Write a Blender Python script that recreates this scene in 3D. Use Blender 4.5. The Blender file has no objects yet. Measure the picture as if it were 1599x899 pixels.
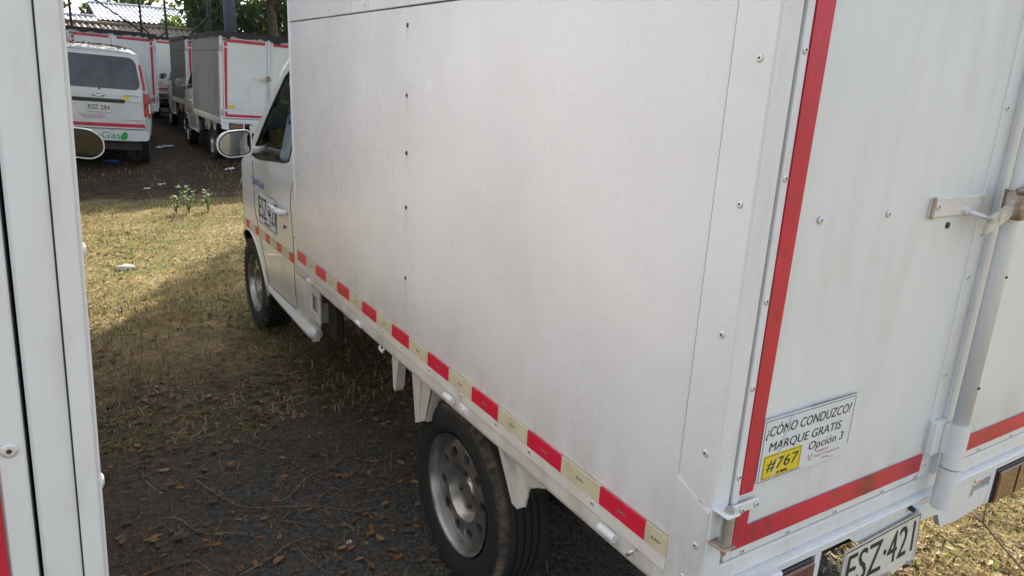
import bpy, bmesh, math, random
import numpy as np
from mathutils import Vector, Matrix, geometry, noise
R = math.radians
random.seed(7); RNG = np.random.default_rng(11)
scene = bpy.context.scene
COL = scene.collection

# ------------------------------------------------------------------ camera, sky, sun, exposure
CAM = Vector((-.94, -.762, 1.656)); YAW, PITCH, ROLL, FPX = .5680, .2818, -.0515, 1124.0
fw = Vector((math.sin(YAW)*math.cos(PITCH), math.cos(YAW)*math.cos(PITCH), -math.sin(PITCH)))
rt = fw.cross(Vector((0, 0, 1))).normalized(); dn = fw.cross(rt)
r2 = rt*math.cos(ROLL) + dn*math.sin(ROLL); d2 = dn*math.cos(ROLL) - rt*math.sin(ROLL)
cam = bpy.data.objects.new('camera', bpy.data.cameras.new('camera')); COL.objects.link(cam)
m = Matrix.Identity(4)
for i in range(3): m[i][0], m[i][1], m[i][2], m[i][3] = r2[i], -d2[i], -fw[i], CAM[i]
cam.matrix_world = m
cam.data.sensor_width = 36; cam.data.lens = 36*FPX/1599; cam.data.clip_start = .02; cam.data.clip_end = 600
scene.camera = cam
SUN_AZ, SUN_EL = 29.0, 30.0          # azimuth from +Y towards +X
world = bpy.data.worlds.new('World'); scene.world = world; world.use_nodes = True
wn = world.node_tree; wn.nodes.clear()
sky = wn.nodes.new('ShaderNodeTexSky'); sky.sky_type = 'NISHITA'; sky.sun_disc = False
sky.sun_elevation = R(SUN_EL); sky.sun_rotation = R(SUN_AZ); sky.dust_density = 3.5; sky.air_density = 1.0; sky.ozone_density = .6
bgn = wn.nodes.new('ShaderNodeBackground'); bgn.inputs['Strength'].default_value = .15
won = wn.nodes.new('ShaderNodeOutputWorld')
hs = wn.nodes.new('ShaderNodeHueSaturation'); hs.inputs['Saturation'].default_value = .68
mxs = wn.nodes.new('ShaderNodeMix'); mxs.data_type = 'RGBA'; mxs.inputs[0].default_value = .5; mxs.inputs[7].default_value = (4.35, 4.75, 5.35, 1)   # thin white haze over the whole sky
wn.links.new(sky.outputs[0], hs.inputs['Color']); wn.links.new(hs.outputs[0], mxs.inputs[6]); wn.links.new(mxs.outputs[2], bgn.inputs[0]); wn.links.new(bgn.outputs[0], won.inputs[0])
sl = bpy.data.lights.new('sun', 'SUN'); sl.energy = 5.0; sl.angle = R(.6); sl.color = (1, .92, .78)
so = bpy.data.objects.new('sun', sl); COL.objects.link(so)
sdir = Vector((math.sin(R(SUN_AZ))*math.cos(R(SUN_EL)), math.cos(R(SUN_AZ))*math.cos(R(SUN_EL)), math.sin(R(SUN_EL))))
so.rotation_euler = (-sdir).to_track_quat('-Z', 'Y').to_euler(); so.location = sdir*40
vs = scene.view_settings; vs.view_transform = 'Standard'; vs.look = 'None'; vs.gamma = 1; vs.exposure = 0.98
vs.use_curve_mapping = False

# ------------------------------------------------------------------ materials
MATS = {}
def mat(name, base, rough=.5, metal=0, var=None, vscale=6, vpow=.5, bump=0, bscale=40, coat=0, emit=None, dirt=None, dscale=3, damt=.4, stretch=None, spec=.5, rvar=0, trans=0, tl=None):
    mt = bpy.data.materials.new(name); mt.use_nodes = True; nt = mt.node_tree; N = nt.nodes; L = nt.links
    b = N['Principled BSDF']; b.inputs['Base Color'].default_value = (*base, 1); b.inputs['Roughness'].default_value = rough
    b.inputs['Metallic'].default_value = metal; b.inputs['Coat Weight'].default_value = coat; b.inputs['Specular IOR Level'].default_value = spec
    b.inputs['Transmission Weight'].default_value = trans
    tc = N.new('ShaderNodeTexCoord'); src = tc.outputs['Object']
    if stretch:
        mp = N.new('ShaderNodeMapping'); mp.inputs['Scale'].default_value = stretch; L.new(src, mp.inputs[0]); src2 = mp.outputs[0]
    else: src2 = src
    col = None
    def nz(scale, detail=5, vec=src):
        n = N.new('ShaderNodeTexNoise'); n.inputs['Scale'].default_value = scale; n.inputs['Detail'].default_value = detail; n.inputs['Roughness'].default_value = .6
        L.new(vec, n.inputs['Vector']); return n.outputs[0]
    def ramp(v, a, c, ca=0., cb=1.):
        q = N.new('ShaderNodeMapRange'); q.inputs[1].default_value = a; q.inputs[2].default_value = c; q.inputs[3].default_value = ca; q.inputs[4].default_value = cb
        L.new(v, q.inputs[0]); return q.outputs[0]
    def mix(fac, a, c):
        q = N.new('ShaderNodeMix'); q.data_type = 'RGBA'; L.new(fac, q.inputs[0])
        for k, s in ((6, a), (7, c)):
            if isinstance(s, tuple): q.inputs[k].default_value = (*s, 1)
            else: L.new(s, q.inputs[k])
        return q.outputs[2]
    col = base
    if var: col = mix(ramp(nz(vscale, 6, src2), .35, .65, 0, vpow), col, var)
    if dirt: col = mix(ramp(nz(dscale, 9, src2), .52, .72, 0, damt), col, dirt)
    if not isinstance(col, tuple): L.new(col, b.inputs['Base Color'])
    if rvar: L.new(ramp(nz(vscale*1.7, 6, src2), .3, .7, rough-rvar, rough+rvar), b.inputs['Roughness'])
    if bump:
        bp = N.new('ShaderNodeBump'); bp.inputs['Strength'].default_value = bump; bp.inputs['Distance'].default_value = .01
        L.new(nz(bscale, 4, src2), bp.inputs['Height']); L.new(bp.outputs[0], b.inputs['Normal'])
    if emit: b.inputs['Emission Color'].default_value = (*base, 1); b.inputs['Emission Strength'].default_value = emit
    if tl:
        t = N.new('ShaderNodeBsdfTranslucent'); t.inputs[0].default_value = (*tl, 1); ms = N.new('ShaderNodeMixShader'); ms.inputs[0].default_value = .4
        L.new(b.outputs[0], ms.inputs[1]); L.new(t.outputs[0], ms.inputs[2]); L.new(ms.outputs[0], N['Material Output'].inputs[0])
    MATS[name] = mt; return mt
mat('panel', (.715, .712, .724), .27, var=(.64, .637, .65), vscale=2.2, vpow=.6, bump=.07, bscale=1.6, dirt=(.50, .48, .45), dscale=5, damt=.14, rvar=.07, coat=.15)
mat('door_paint', (.70, .735, .745), .42, var=(.62, .655, .67), vscale=3, vpow=.7, bump=.06, bscale=3, dirt=(.45, .43, .40), dscale=4, damt=.25, stretch=(2.5, 1, .5), rvar=.08)
mat('frame_paint', (.70, .725, .75), .40, var=(.66, .67, .67), vscale=9, vpow=.7, bump=.05, bscale=30, dirt=(.40, .37, .33), dscale=34, damt=.22, rvar=.08, stretch=(1, 1, .35))
mat('rail_paint', (.72, .70, .66), .45, var=(.62, .60, .55), vscale=7, vpow=.7, bump=.06, bscale=25, dirt=(.34, .29, .22), dscale=9, damt=.45, rvar=.08)
mat('cab_paint', (.78, .78, .77), .22, var=(.72, .72, .70), vscale=3, vpow=.5, dirt=(.42, .38, .30), dscale=4, damt=.2, coat=.6)
mat('red_tape', (.58, .020, .058), .36, var=(.42, .018, .038), vscale=9, vpow=.9, dirt=(.10, .045, .035), dscale=11, damt=.75, stretch=(1, 1, .6), bump=.1, bscale=60)
mat('side_red', (.70, .016, .058), .35, var=(.60, .02, .04), vscale=30, vpow=.6, dirt=(.25, .05, .04), dscale=20, damt=.3)
mat('side_cream', (.66, .60, .43), .4, var=(.58, .51, .35), vscale=20, vpow=.7, dirt=(.36, .30, .2), dscale=16, damt=.4)
mat('joint', (.30, .29, .28), .8)
mat('stain', (.52, .50, .48), .7)
mat('worn_paint', (.60, .58, .53), .5, var=(.45, .40, .33), vscale=16, vpow=.8, dirt=(.16, .075, .035), dscale=24, damt=.9, bump=.2, bscale=50)
mat('mirror_dark', (.045, .048, .052), .05, metal=1)
mat('tape_mark', (.22, .19, .15), .6)
mat('rubber', (.018, .018, .019), .75, var=(.035, .032, .028), vscale=18, vpow=.8, bump=.35, bscale=60)
mat('black_plastic', (.02, .02, .022), .5, var=(.035, .035, .035), vscale=20, bump=.1, bscale=80)
mat('seam', (.012, .012, .014), .8)
mat('steel_rim', (.42, .415, .41), .33, metal=.8, var=(.24, .225, .21), vscale=14, vpow=.7, dirt=(.10, .08, .06), dscale=9, damt=.6, rvar=.1)
mat('dark_metal', (.035, .034, .033), .7, metal=.2, var=(.07, .055, .04), vscale=9, vpow=.8, bump=.2, bscale=30)
mat('galvanised', (.62, .62, .60), .38, metal=.8, var=(.42, .40, .37), vscale=30, vpow=.7)
mat('rusty', (.50, .45, .38), .55, metal=.4, var=(.20, .10, .05), vscale=26, vpow=.95, bump=.3, bscale=60, dirt=(.07, .035, .02), dscale=22, damt=.8)
mat('rivet_metal', (.70, .70, .69), .35, metal=.35, var=(.5, .5, .48), vscale=60)
mat('rivet_core', (.05, .045, .04), .6)
mat('mirror_glass', (.36, .38, .40), .03, metal=1)
mat('lamp_red', (.36, .012, .018), .15, coat=.8, var=(.22, .008, .01), vscale=12)
mat('lamp_brown', (.17, .055, .03), .22, coat=.6, var=(.07, .03, .02), vscale=14, vpow=.9, dirt=(.20, .15, .10), dscale=10, damt=.6)
mat('lamp_clear', (.7, .66, .58), .2, coat=.8)
mat('plate_white', (.68, .67, .63), .45, var=(.58, .56, .50), vscale=14, vpow=.8, dirt=(.30, .25, .18), dscale=16, damt=.5)
mat('ink', (.02, .02, .022), .6)
mat('sticker_white', (.66, .69, .72), .5, var=(.60, .63, .66), vscale=20)
mat('sticker_yellow', (.72, .58, .03), .5, var=(.6, .48, .03), vscale=20)
mat('ink_red', (.55, .20, .16), .6)
mat('ink_blue', (.02, .05, .30), .5)
mat('ink_green', (.02, .30, .08), .5)
mat('seat', (.05, .05, .055), .85, var=(.08, .08, .085), vscale=30)
mat('paper', (.70, .74, .80), .7)
mat('van_paint', (.60, .62, .63), .28, var=(.52, .54, .54), vscale=3, coat=.5, dirt=(.40, .37, .32), dscale=4, damt=.4)
mat('van_glass', (.010, .011, .012), .08, coat=.3, spec=.45, var=(.06, .065, .07), vscale=3, vpow=.8)  # lighter mottling paints cloudy reflections into the glass colour
mat('tarp', (.016, .017, .019), .75, var=(.035, .035, .037), vscale=4, bump=.4, bscale=12)
mat('post_black', (.025, .026, .028), .5, metal=.3, var=(.06, .05, .045), vscale=9)
mat('pole_grey', (.16, .19, .23), .55, var=(.12, .14, .17), vscale=3)
mat('zinc', (.62, .65, .70), .38, metal=.5, var=(.5, .52, .56), vscale=2, vpow=.7, dirt=(.35, .27, .2), dscale=2, damt=.4)
mat('roof_old', (.34, .27, .20), .75, var=(.24, .18, .13), vscale=3, vpow=.9, dirt=(.12, .09, .07), dscale=2, damt=.6)
mat('wall_brown', (.20, .14, .11), .9, var=(.14, .10, .08), vscale=2, vpow=.8, bump=.3, bscale=10)
mat('wall_pale', (.42, .40, .37), .9, var=(.33, .31, .28), vscale=1.5, vpow=.8)
mat('bark', (.075, .058, .042), .9, var=(.13, .10, .075), vscale=14, vpow=.8, bump=.6, bscale=18)
mat('leaf_a', (.040, .075, .022), .5, var=(.075, .115, .03), vscale=1.2, vpow=.9, tl=(.12, .20, .03))
mat('leaf_b', (.055, .085, .030), .5, var=(.10, .12, .04), vscale=1.2, vpow=.9, tl=(.14, .20, .04))
mat('straw', (.42, .325, .15), .8, var=(.29, .205, .09), vscale=3, vpow=.9, tl=(.30, .24, .10))
mat('straw_pale', (.60, .49, .28), .8, var=(.44, .34, .17), vscale=4, vpow=.9, tl=(.36, .28, .12))
mat('straw_dark', (.085, .062, .040), .9, var=(.14, .10, .06), vscale=4, vpow=.9)
mat('grass_green', (.12, .17, .035), .7, var=(.20, .22, .06), vscale=3, vpow=.9, tl=(.20, .28, .05))
mat('weed_green', (.10, .19, .04), .6, var=(.16, .24, .06), vscale=9, vpow=.9, tl=(.20, .30, .06))
mat('leaf_orange', (.44, .19, .055), .7, var=(.30, .12, .04), vscale=30, vpow=.9, tl=(.35, .14, .03))
mat('leaf_tan', (.30, .18, .09), .8, var=(.18, .10, .055), vscale=12, vpow=.9)
mat('leaf_brown', (.085, .052, .035), .85, var=(.14, .085, .05), vscale=8, vpow=.9)
mat('stone', (.085, .083, .08), .85, var=(.15, .145, .14), vscale=14, vpow=.8, bump=.3, bscale=40)
mat('stone_pale', (.52, .50, .46), .85, var=(.38, .36, .32), vscale=10, vpow=.8, bump=.3, bscale=20)
mat('trash_white', (.72, .74, .78), .6, var=(.6, .6, .62), vscale=8)
mat('trash_blue', (.05, .12, .35), .4)
mat('twig', (.12, .085, .06), .85, var=(.20, .15, .11), vscale=20, vpow=.9)
mat('stem_dry', (.27, .20, .125), .85, var=(.18, .13, .08), vscale=10, vpow=.9)

def grime(name, z0, z1, amt):      # road grime thickening towards the lower edge, fine horizontal scratches
    mt = MATS[name]; nt = mt.node_tree; N = nt.nodes; L = nt.links; b = N['Principled BSDF']; old = b.inputs['Base Color'].links[0].from_socket
    tc = N.new('ShaderNodeTexCoord'); sx = N.new('ShaderNodeSeparateXYZ'); L.new(tc.outputs['Object'], sx.inputs[0])
    def nz(sc, stretch, a, c, o1):
        mp = N.new('ShaderNodeMapping'); mp.inputs['Scale'].default_value = stretch; L.new(tc.outputs['Object'], mp.inputs[0]); n = N.new('ShaderNodeTexNoise'); n.inputs['Scale'].default_value = sc; n.inputs['Detail'].default_value = 8; n.inputs['Roughness'].default_value = .7; L.new(mp.outputs[0], n.inputs[0])
        q = N.new('ShaderNodeMapRange'); q.inputs[1].default_value = a; q.inputs[2].default_value = c; q.inputs[4].default_value = o1; L.new(n.outputs[0], q.inputs[0]); return q.outputs[0]
    zr = N.new('ShaderNodeMapRange'); zr.inputs[1].default_value = z1; zr.inputs[2].default_value = z0; L.new(sx.outputs[2], zr.inputs[0])
    def mul(a, c):
        q = N.new('ShaderNodeMath'); q.operation = 'MULTIPLY'; L.new(a, q.inputs[0]); L.new(c, q.inputs[1]); return q.outputs[0]
    f1 = mul(zr.outputs[0], nz(5, (1, 2.5, .8), .35, .7, amt)); f2 = nz(9, (1, .5, 22), .64, .74, .28); f3 = nz(7, (4, 7, .25), .60, .78, .30)
    col = old
    for f, c in ((f1, (.33, .29, .24)), (f2, (.50, .49, .48)), (f3, (.52, .50, .47))):
        mx = N.new('ShaderNodeMix'); mx.data_type = 'RGBA'; L.new(f, mx.inputs[0]); L.new(col, mx.inputs[6]); mx.inputs[7].default_value = (*c, 1); col = mx.outputs[2]
    L.new(col, b.inputs['Base Color'])
grime('panel', .77, 1.0, .5); grime('door_paint', .79, 1.0, .5); grime('rail_paint', .69, .76, .6)
mat('shade_panel', (.30, .31, .315), .5, var=(.22, .225, .23), vscale=3, vpow=.8, dirt=(.10, .09, .08), dscale=3, damt=.5, stretch=(1, 3, .4))  # this and the next grey put side shade into the paint colour
mat('deep_shade_panel', (.13, .137, .145), .55, var=(.085, .09, .095), vscale=3, vpow=.8, stretch=(1, 4, .4))
def tyre_material():        # dusty brown mud rubbed onto the shoulder of the tread
    mt = mat('tyre', (.016, .016, .017), .8, bump=.3, bscale=70); nt = mt.node_tree; N = nt.nodes; L = nt.links; b = N['Principled BSDF']
    tc = N.new('ShaderNodeTexCoord'); sx = N.new('ShaderNodeSeparateXYZ'); L.new(tc.outputs['Object'], sx.inputs[0])
    cy = N.new('ShaderNodeCombineXYZ'); L.new(sx.outputs[1], cy.inputs[0]); L.new(sx.outputs[2], cy.inputs[1])
    ln = N.new('ShaderNodeVectorMath'); ln.operation = 'LENGTH'; L.new(cy.outputs[0], ln.inputs[0])
    r1 = N.new('ShaderNodeMapRange'); r1.interpolation_type = 'SMOOTHSTEP'; r1.inputs[1].default_value = .285; r1.inputs[2].default_value = .303; L.new(ln.outputs['Value'], r1.inputs[0])
    r3 = N.new('ShaderNodeMapRange'); r3.interpolation_type = 'SMOOTHSTEP'; r3.inputs[1].default_value = .022; r3.inputs[2].default_value = .005; L.new(sx.outputs[0], r3.inputs[0])
    n = N.new('ShaderNodeTexNoise'); n.inputs['Scale'].default_value = 22; n.inputs['Detail'].default_value = 7; L.new(tc.outputs['Object'], n.inputs[0])
    r4 = N.new('ShaderNodeMapRange'); r4.inputs[1].default_value = .36; r4.inputs[2].default_value = .66; L.new(n.outputs[0], r4.inputs[0])
    a = N.new('ShaderNodeMath'); a.operation = 'MULTIPLY'; L.new(r1.outputs[0], a.inputs[0]); L.new(r3.outputs[0], a.inputs[1])
    c = N.new('ShaderNodeMath'); c.operation = 'MULTIPLY'; L.new(a.outputs[0], c.inputs[0]); L.new(r4.outputs[0], c.inputs[1])
    mx = N.new('ShaderNodeMix'); mx.data_type = 'RGBA'; mx.inputs[6].default_value = (.016, .016, .017, 1); mx.inputs[7].default_value = (.15, .115, .08, 1)
    L.new(c.outputs[0], mx.inputs[0]); L.new(mx.outputs[2], b.inputs['Base Color'])
tyre_material()
def glass_material():
    mt = bpy.data.materials.new('glass'); mt.use_nodes = True; nt = mt.node_tree; N = nt.nodes; L = nt.links; N.clear()
    t = N.new('ShaderNodeBsdfTransparent'); t.inputs[0].default_value = (.62, .66, .66, 1)
    g = N.new('ShaderNodeBsdfGlossy'); g.inputs['Roughness'].default_value = .03; g.inputs[0].default_value = (.9, .92, .95, 1)
    fr = N.new('ShaderNodeFresnel'); fr.inputs[0].default_value = 1.28
    mx = N.new('ShaderNodeMixShader'); o = N.new('ShaderNodeOutputMaterial')
    L.new(fr.outputs[0], mx.inputs[0]); L.new(t.outputs[0], mx.inputs[1]); L.new(g.outputs[0], mx.inputs[2]); L.new(mx.outputs[0], o.inputs[0]); MATS['glass'] = mt
glass_material()
def ground_material():      # soil and gravel near the trucks, straw-coloured turf further out
    mt = bpy.data.materials.new('ground'); mt.use_nodes = True; nt = mt.node_tree; N = nt.nodes; L = nt.links; b = N['Principled BSDF']; b.inputs['Roughness'].default_value = .95
    b.inputs['Specular IOR Level'].default_value = .15
    tc = N.new('ShaderNodeTexCoord')
    def nz(s, d=8, r=.65):
        n = N.new('ShaderNodeTexNoise'); n.inputs['Scale'].default_value = s; n.inputs['Detail'].default_value = d; n.inputs['Roughness'].default_value = r; L.new(tc.outputs['Object'], n.inputs[0]); return n.outputs[0]
    def rmp(v, a, c, o0=0., o1=1.):
        q = N.new('ShaderNodeMapRange'); q.inputs[1].default_value = a; q.inputs[2].default_value = c; q.inputs[3].default_value = o0; q.inputs[4].default_value = o1; L.new(v, q.inputs[0]); return q.outputs[0]
    def mix(f, a, c):
        q = N.new('ShaderNodeMix'); q.data_type = 'RGBA'; L.new(f, q.inputs[0])
        for k, s in ((6, a), (7, c)):
            if isinstance(s, tuple): q.inputs[k].default_value = (*s, 1)
            else: L.new(s, q.inputs[k])
        return q.outputs[2]
    def mth(op, a, c):
        q = N.new('ShaderNodeMath'); q.operation = op
        for k, s in ((0, a), (1, c)):
            if isinstance(s, (int, float)): q.inputs[k].default_value = s
            else: L.new(s, q.inputs[k])
        return q.outputs[0]
    gravel = mix(rmp(nz(55, 4), .40, .62), (.042, .041, .040), (.105, .101, .095))
    soil = mix(rmp(nz(24), .38, .64), (.060, .047, .036), (.145, .110, .080))
    turf = mix(rmp(nz(14), .36, .64), (.20, .145, .068), (.47, .345, .17))
    turf = mix(rmp(nz(2.3), .46, .62, 0, .7), turf, (.115, .13, .035))
    sx = N.new('ShaderNodeSeparateXYZ'); L.new(tc.outputs['Object'], sx.inputs[0])
    yy = mth('ADD', sx.outputs[1], mth('MULTIPLY', mth('SUBTRACT', nz(1.1, 4), .5), 2.6))
    xx = mth('ADD', sx.outputs[0], mth('MULTIPLY', mth('SUBTRACT', nz(1.7, 4), .5), 1.0))
    # gravel patch by the rear wheel, soil in the lane, turf to the front and right
    gm = mth('MULTIPLY', rmp(yy, 3.0, 1.8), rmp(xx, -.95, -.45, .35, 1.))
    base = mix(gm, soil, gravel)
    tm = mth('MAXIMUM', mth('MAXIMUM', rmp(yy, 3.0, 4.6), rmp(yy, -.6, -1.4)), mth('MAXIMUM', rmp(xx, 1.35, 1.75), rmp(xx, -2.6, -3.0)))
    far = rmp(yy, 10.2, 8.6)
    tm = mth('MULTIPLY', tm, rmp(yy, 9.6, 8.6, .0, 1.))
    base = mix(rmp(yy, 8.6, 9.8, 0, .85), base, mix(rmp(nz(6), .40, .62), (.022, .016, .011), (.062, .042, .026)))  # darker soil past the shade edge: shade put into the ground colour
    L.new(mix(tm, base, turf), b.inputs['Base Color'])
    bp = N.new('ShaderNodeBump'); bp.inputs['Strength'].default_value = .8; bp.inputs['Distance'].default_value = .02
    L.new(nz(45, 6), bp.inputs['Height']); L.new(bp.outputs[0], b.inputs['Normal']); MATS['ground'] = mt
ground_material()

# ------------------------------------------------------------------ mesh helpers
class MB:
    def __init__(s): s.v = []; s.f = []
    def add(s, vs, fs):
        o = len(s.v); s.v += [tuple(p) for p in vs]; s.f += [tuple(i+o for i in f) for f in fs]; return s
    def box(s, x0, x1, y0, y1, z0, z1, b=0):
        if x0 > x1: x0, x1 = x1, x0
        if y0 > y1: y0, y1 = y1, y0
        if b <= 0:
            return s.add([(x0,y0,z0),(x1,y0,z0),(x1,y1,z0),(x0,y1,z0),(x0,y0,z1),(x1,y0,z1),(x1,y1,z1),(x0,y1,z1)],
                         [(3,2,1,0),(4,5,6,7),(0,1,5,4),(1,2,6,5),(2,3,7,6),(3,0,4,7)])
        b = min(b, (x1-x0)*.45, (y1-y0)*.45, (z1-z0)*.45)
        bm = bmesh.new(); bmesh.ops.create_cube(bm, size=1)
        for v in bm.verts: v.co = Vector(((x0+x1)/2+v.co.x*(x1-x0), (y0+y1)/2+v.co.y*(y1-y0), (z0+z1)/2+v.co.z*(z1-z0)))
        bmesh.ops.bevel(bm, geom=bm.edges[:], offset=b, segments=1, affect='EDGES')
        return s.bm(bm)
    def bm(s, bm):
        bm.verts.index_update(); s.add([v.co[:] for v in bm.verts], [[v.index for v in f.verts] for f in bm.faces]); bm.free(); return s
    def prism(s, pts, axis, a, b):
        # pts: polygon in the two other axes (order x,y,z without axis)
        n = len(pts)
        def P(p, t):
            q = list(p); q.insert(axis, t); return q
        return s.add([P(p, a) for p in pts]+[P(p, b) for p in pts], [tuple(range(n-1, -1, -1)), tuple(range(n, 2*n))]+[(i, (i+1) % n, (i+1) % n+n, i+n) for i in range(n)])
    def tube(s, path, r, n=8, cap=True):
        path = [Vector(p) for p in path]; rr = r if isinstance(r, (list, tuple)) else [r]*len(path)
        vs = []; up = None
        for i, p in enumerate(path):
            t = (path[min(i+1, len(path)-1)]-path[max(i-1, 0)]).normalized()
            if up is None: up = Vector((0, 0, 1)) if abs(t.z) < .9 else Vector((1, 0, 0))
            a = t.cross(up).normalized(); up = a.cross(t).normalized()
            for k in range(n):
                th = 2*math.pi*k/n; vs.append(p+(a*math.cos(th)+up*math.sin(th))*rr[i])
        fs = [(i*n+k, i*n+(k+1) % n, (i+1)*n+(k+1) % n, (i+1)*n+k) for i in range(len(path)-1) for k in range(n)]
        if cap: fs += [tuple(range(n-1, -1, -1)), tuple((len(path)-1)*n+k for k in range(n))]
        return s.add(vs, fs)
    def lathe_x(s, prof, n=48, c=(0, 0, 0), close=False):
        # prof: (x, r)
        vs = [(c[0]+x, c[1]+r*math.cos(2*math.pi*k/n), c[2]+r*math.sin(2*math.pi*k/n)) for x, r in prof for k in range(n)]
        m_ = len(prof); rng = range(m_ if close else m_-1)
        return s.add(vs, [(i*n+k, i*n+(k+1) % n, ((i+1) % m_)*n+(k+1) % n, ((i+1) % m_)*n+k) for i in rng for k in range(n)])
    def obj(s, name, material, parent=None, smooth=False, auto=None):
        me = bpy.data.meshes.new(name); me.from_pydata(s.v, [], s.f); me.validate(); fixn(me)
        if smooth: me.shade_smooth()
        if auto: me.shade_smooth(); me.set_sharp_from_angle(angle=R(auto))
        return link(name, me, material, parent)
def fixn(me):
    bm = bmesh.new(); bm.from_mesh(me); bmesh.ops.recalc_face_normals(bm, faces=bm.faces); bm.to_mesh(me); bm.free()
def link(name, me, material, parent=None, loc=None):
    o = bpy.data.objects.new(name, me); COL.objects.link(o)
    if material and not me.materials: me.materials.append(MATS[material] if isinstance(material, str) else material)
    if parent: o.parent = parent
    if loc: o.location = loc
    return o
def tag(o, label, cat=None, group=None, kind=None):
    if label: o['label'] = label
    if cat: o['category'] = cat
    if group: o['group'] = group
    if kind: o['kind'] = kind
    return o
def empty(name, loc=(0, 0, 0)):
    o = bpy.data.objects.new(name, None); COL.objects.link(o); o.location = loc; o.empty_display_size = .2; return o
def copy_tree(o, parent=None, skip=()):
    c = o.copy(); COL.objects.link(c); c.parent = parent
    for ch in list(o.children):
        if ch.name.split('.')[0] not in skip: copy_tree(ch, c, skip)
    return c
def text_geo(s, w, h):
    # flat triangulated lettering scaled to w x h, origin lower left
    cu = bpy.data.curves.new('lettering', 'FONT'); cu.body = s; cu.resolution_u = 3; cu.size = 1
    o = bpy.data.objects.new('lettering', cu); COL.objects.link(o); bpy.context.view_layer.update()
    me = bpy.data.meshes.new_from_object(o.evaluated_get(bpy.context.evaluated_depsgraph_get()))
    vs = np.array([v.co[:] for v in me.vertices]); fs = [tuple(p.vertices) for p in me.polygons]
    bpy.data.objects.remove(o); bpy.data.curves.remove(cu); bpy.data.meshes.remove(me)
    mn, mx = vs.min(0), vs.max(0); vs = (vs-mn)/np.maximum(mx-mn, 1e-6)
    return [(p[0]*w, p[1]*h) for p in vs], fs
def text_rear(mb, s, x, z, w, h, y, shear=0, slope=0):
    v, f = text_geo(s, w, h)
    for b in (0, .0035*w/max(1, len(s)/8)): mb.add([(x+b+p[0]+shear*p[1], y-b*.02, z+p[1]+slope*p[0]) for p in v], f)
def text_left(mb, s, y, z, w, h, x):
    v, f = text_geo(s, w, h); mb.add([(x, y-p[0], z+p[1]) for p in v], f)

# ------------------------------------------------------------------ ground
def gz(x, y):
    h = .010*noise.noise((x*1.7, y*1.7, 0))+.006*noise.noise((x*6, y*6, 3))
    h += -.03*min(1, max(0, (y-2)/2)) + .05*noise.noise((x*.25, y*.25, 9))*min(1, max(0, (y-5)/4))
    return h-.004
def build_ground():
    xs = [-150, -60, -25, -12, -6]+list(np.arange(-3, 5.01, .1))+[7, 10, 15, 25, 60, 150]
    ys = [-150, -50, -20, -8, -4]+list(np.arange(-2, 13.01, .1))+[14, 15, 17, 20, 25, 35, 60, 120, 200]
    nx = len(xs); v = [(x, y, gz(x, y) if abs(x) < 20 and -5 < y < 30 else -.03) for y in ys for x in xs]
    f = [(j*nx+i, j*nx+i+1, (j+1)*nx+i+1, (j+1)*nx+i) for j in range(len(ys)-1) for i in range(nx-1)]
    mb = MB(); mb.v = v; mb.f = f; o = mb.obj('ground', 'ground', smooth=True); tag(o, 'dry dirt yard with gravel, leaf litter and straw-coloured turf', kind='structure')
build_ground()

# ------------------------------------------------------------------ the box truck (local axes: x right, y forward, origin at rear left corner on the ground)
W, LB, ZT, ZS = 1.56, 2.68, 2.12, 1.85
def rivet_meshes():
    out = {}
    for nm, ax in (('left', (-1, 0, 0)), ('right', (1, 0, 0)), ('rear', (0, -1, 0))):
        mb = MB(); n = 10; prof = [(0, .0070), (.0012, .0070), (.0026, .0048), (.0028, .0022), (.0016, .0020), (.0016, 0)]
        mb.lathe_x([(-x, r) for x, r in prof[:-1]], n); mb.add([(-.0016, .0020*math.cos(2*math.pi*k/n), .0020*math.sin(2*math.pi*k/n)) for k in range(n)], [tuple(range(n))])
        vs = mb.v
        if nm == 'right': vs = [(-x, y, z) for x, y, z in vs]
        if nm == 'rear': vs = [(y, x, z) for x, y, z in vs]
        me = bpy.data.meshes.new('rivet'); me.from_pydata(vs, [], mb.f); fixn(me)
        me.materials.append(MATS['rivet_metal']); me.materials.append(MATS['rivet_core']); me.polygons[len(me.polygons)-1].material_index = 1
        for p in me.polygons[3*n:]: p.material_index = 1
        out[nm] = me
    return out
RIV = rivet_meshes()
DARK_RIV = {}
for k_ in RIV:                                                     # weathered rivets, gone dark
    DARK_RIV[k_] = RIV[k_].copy(); DARK_RIV[k_].materials[0] = MATS['dark_metal']
def rivet(side, loc, parent): return link('rivet', RIV[side], None, parent, loc)

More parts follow.
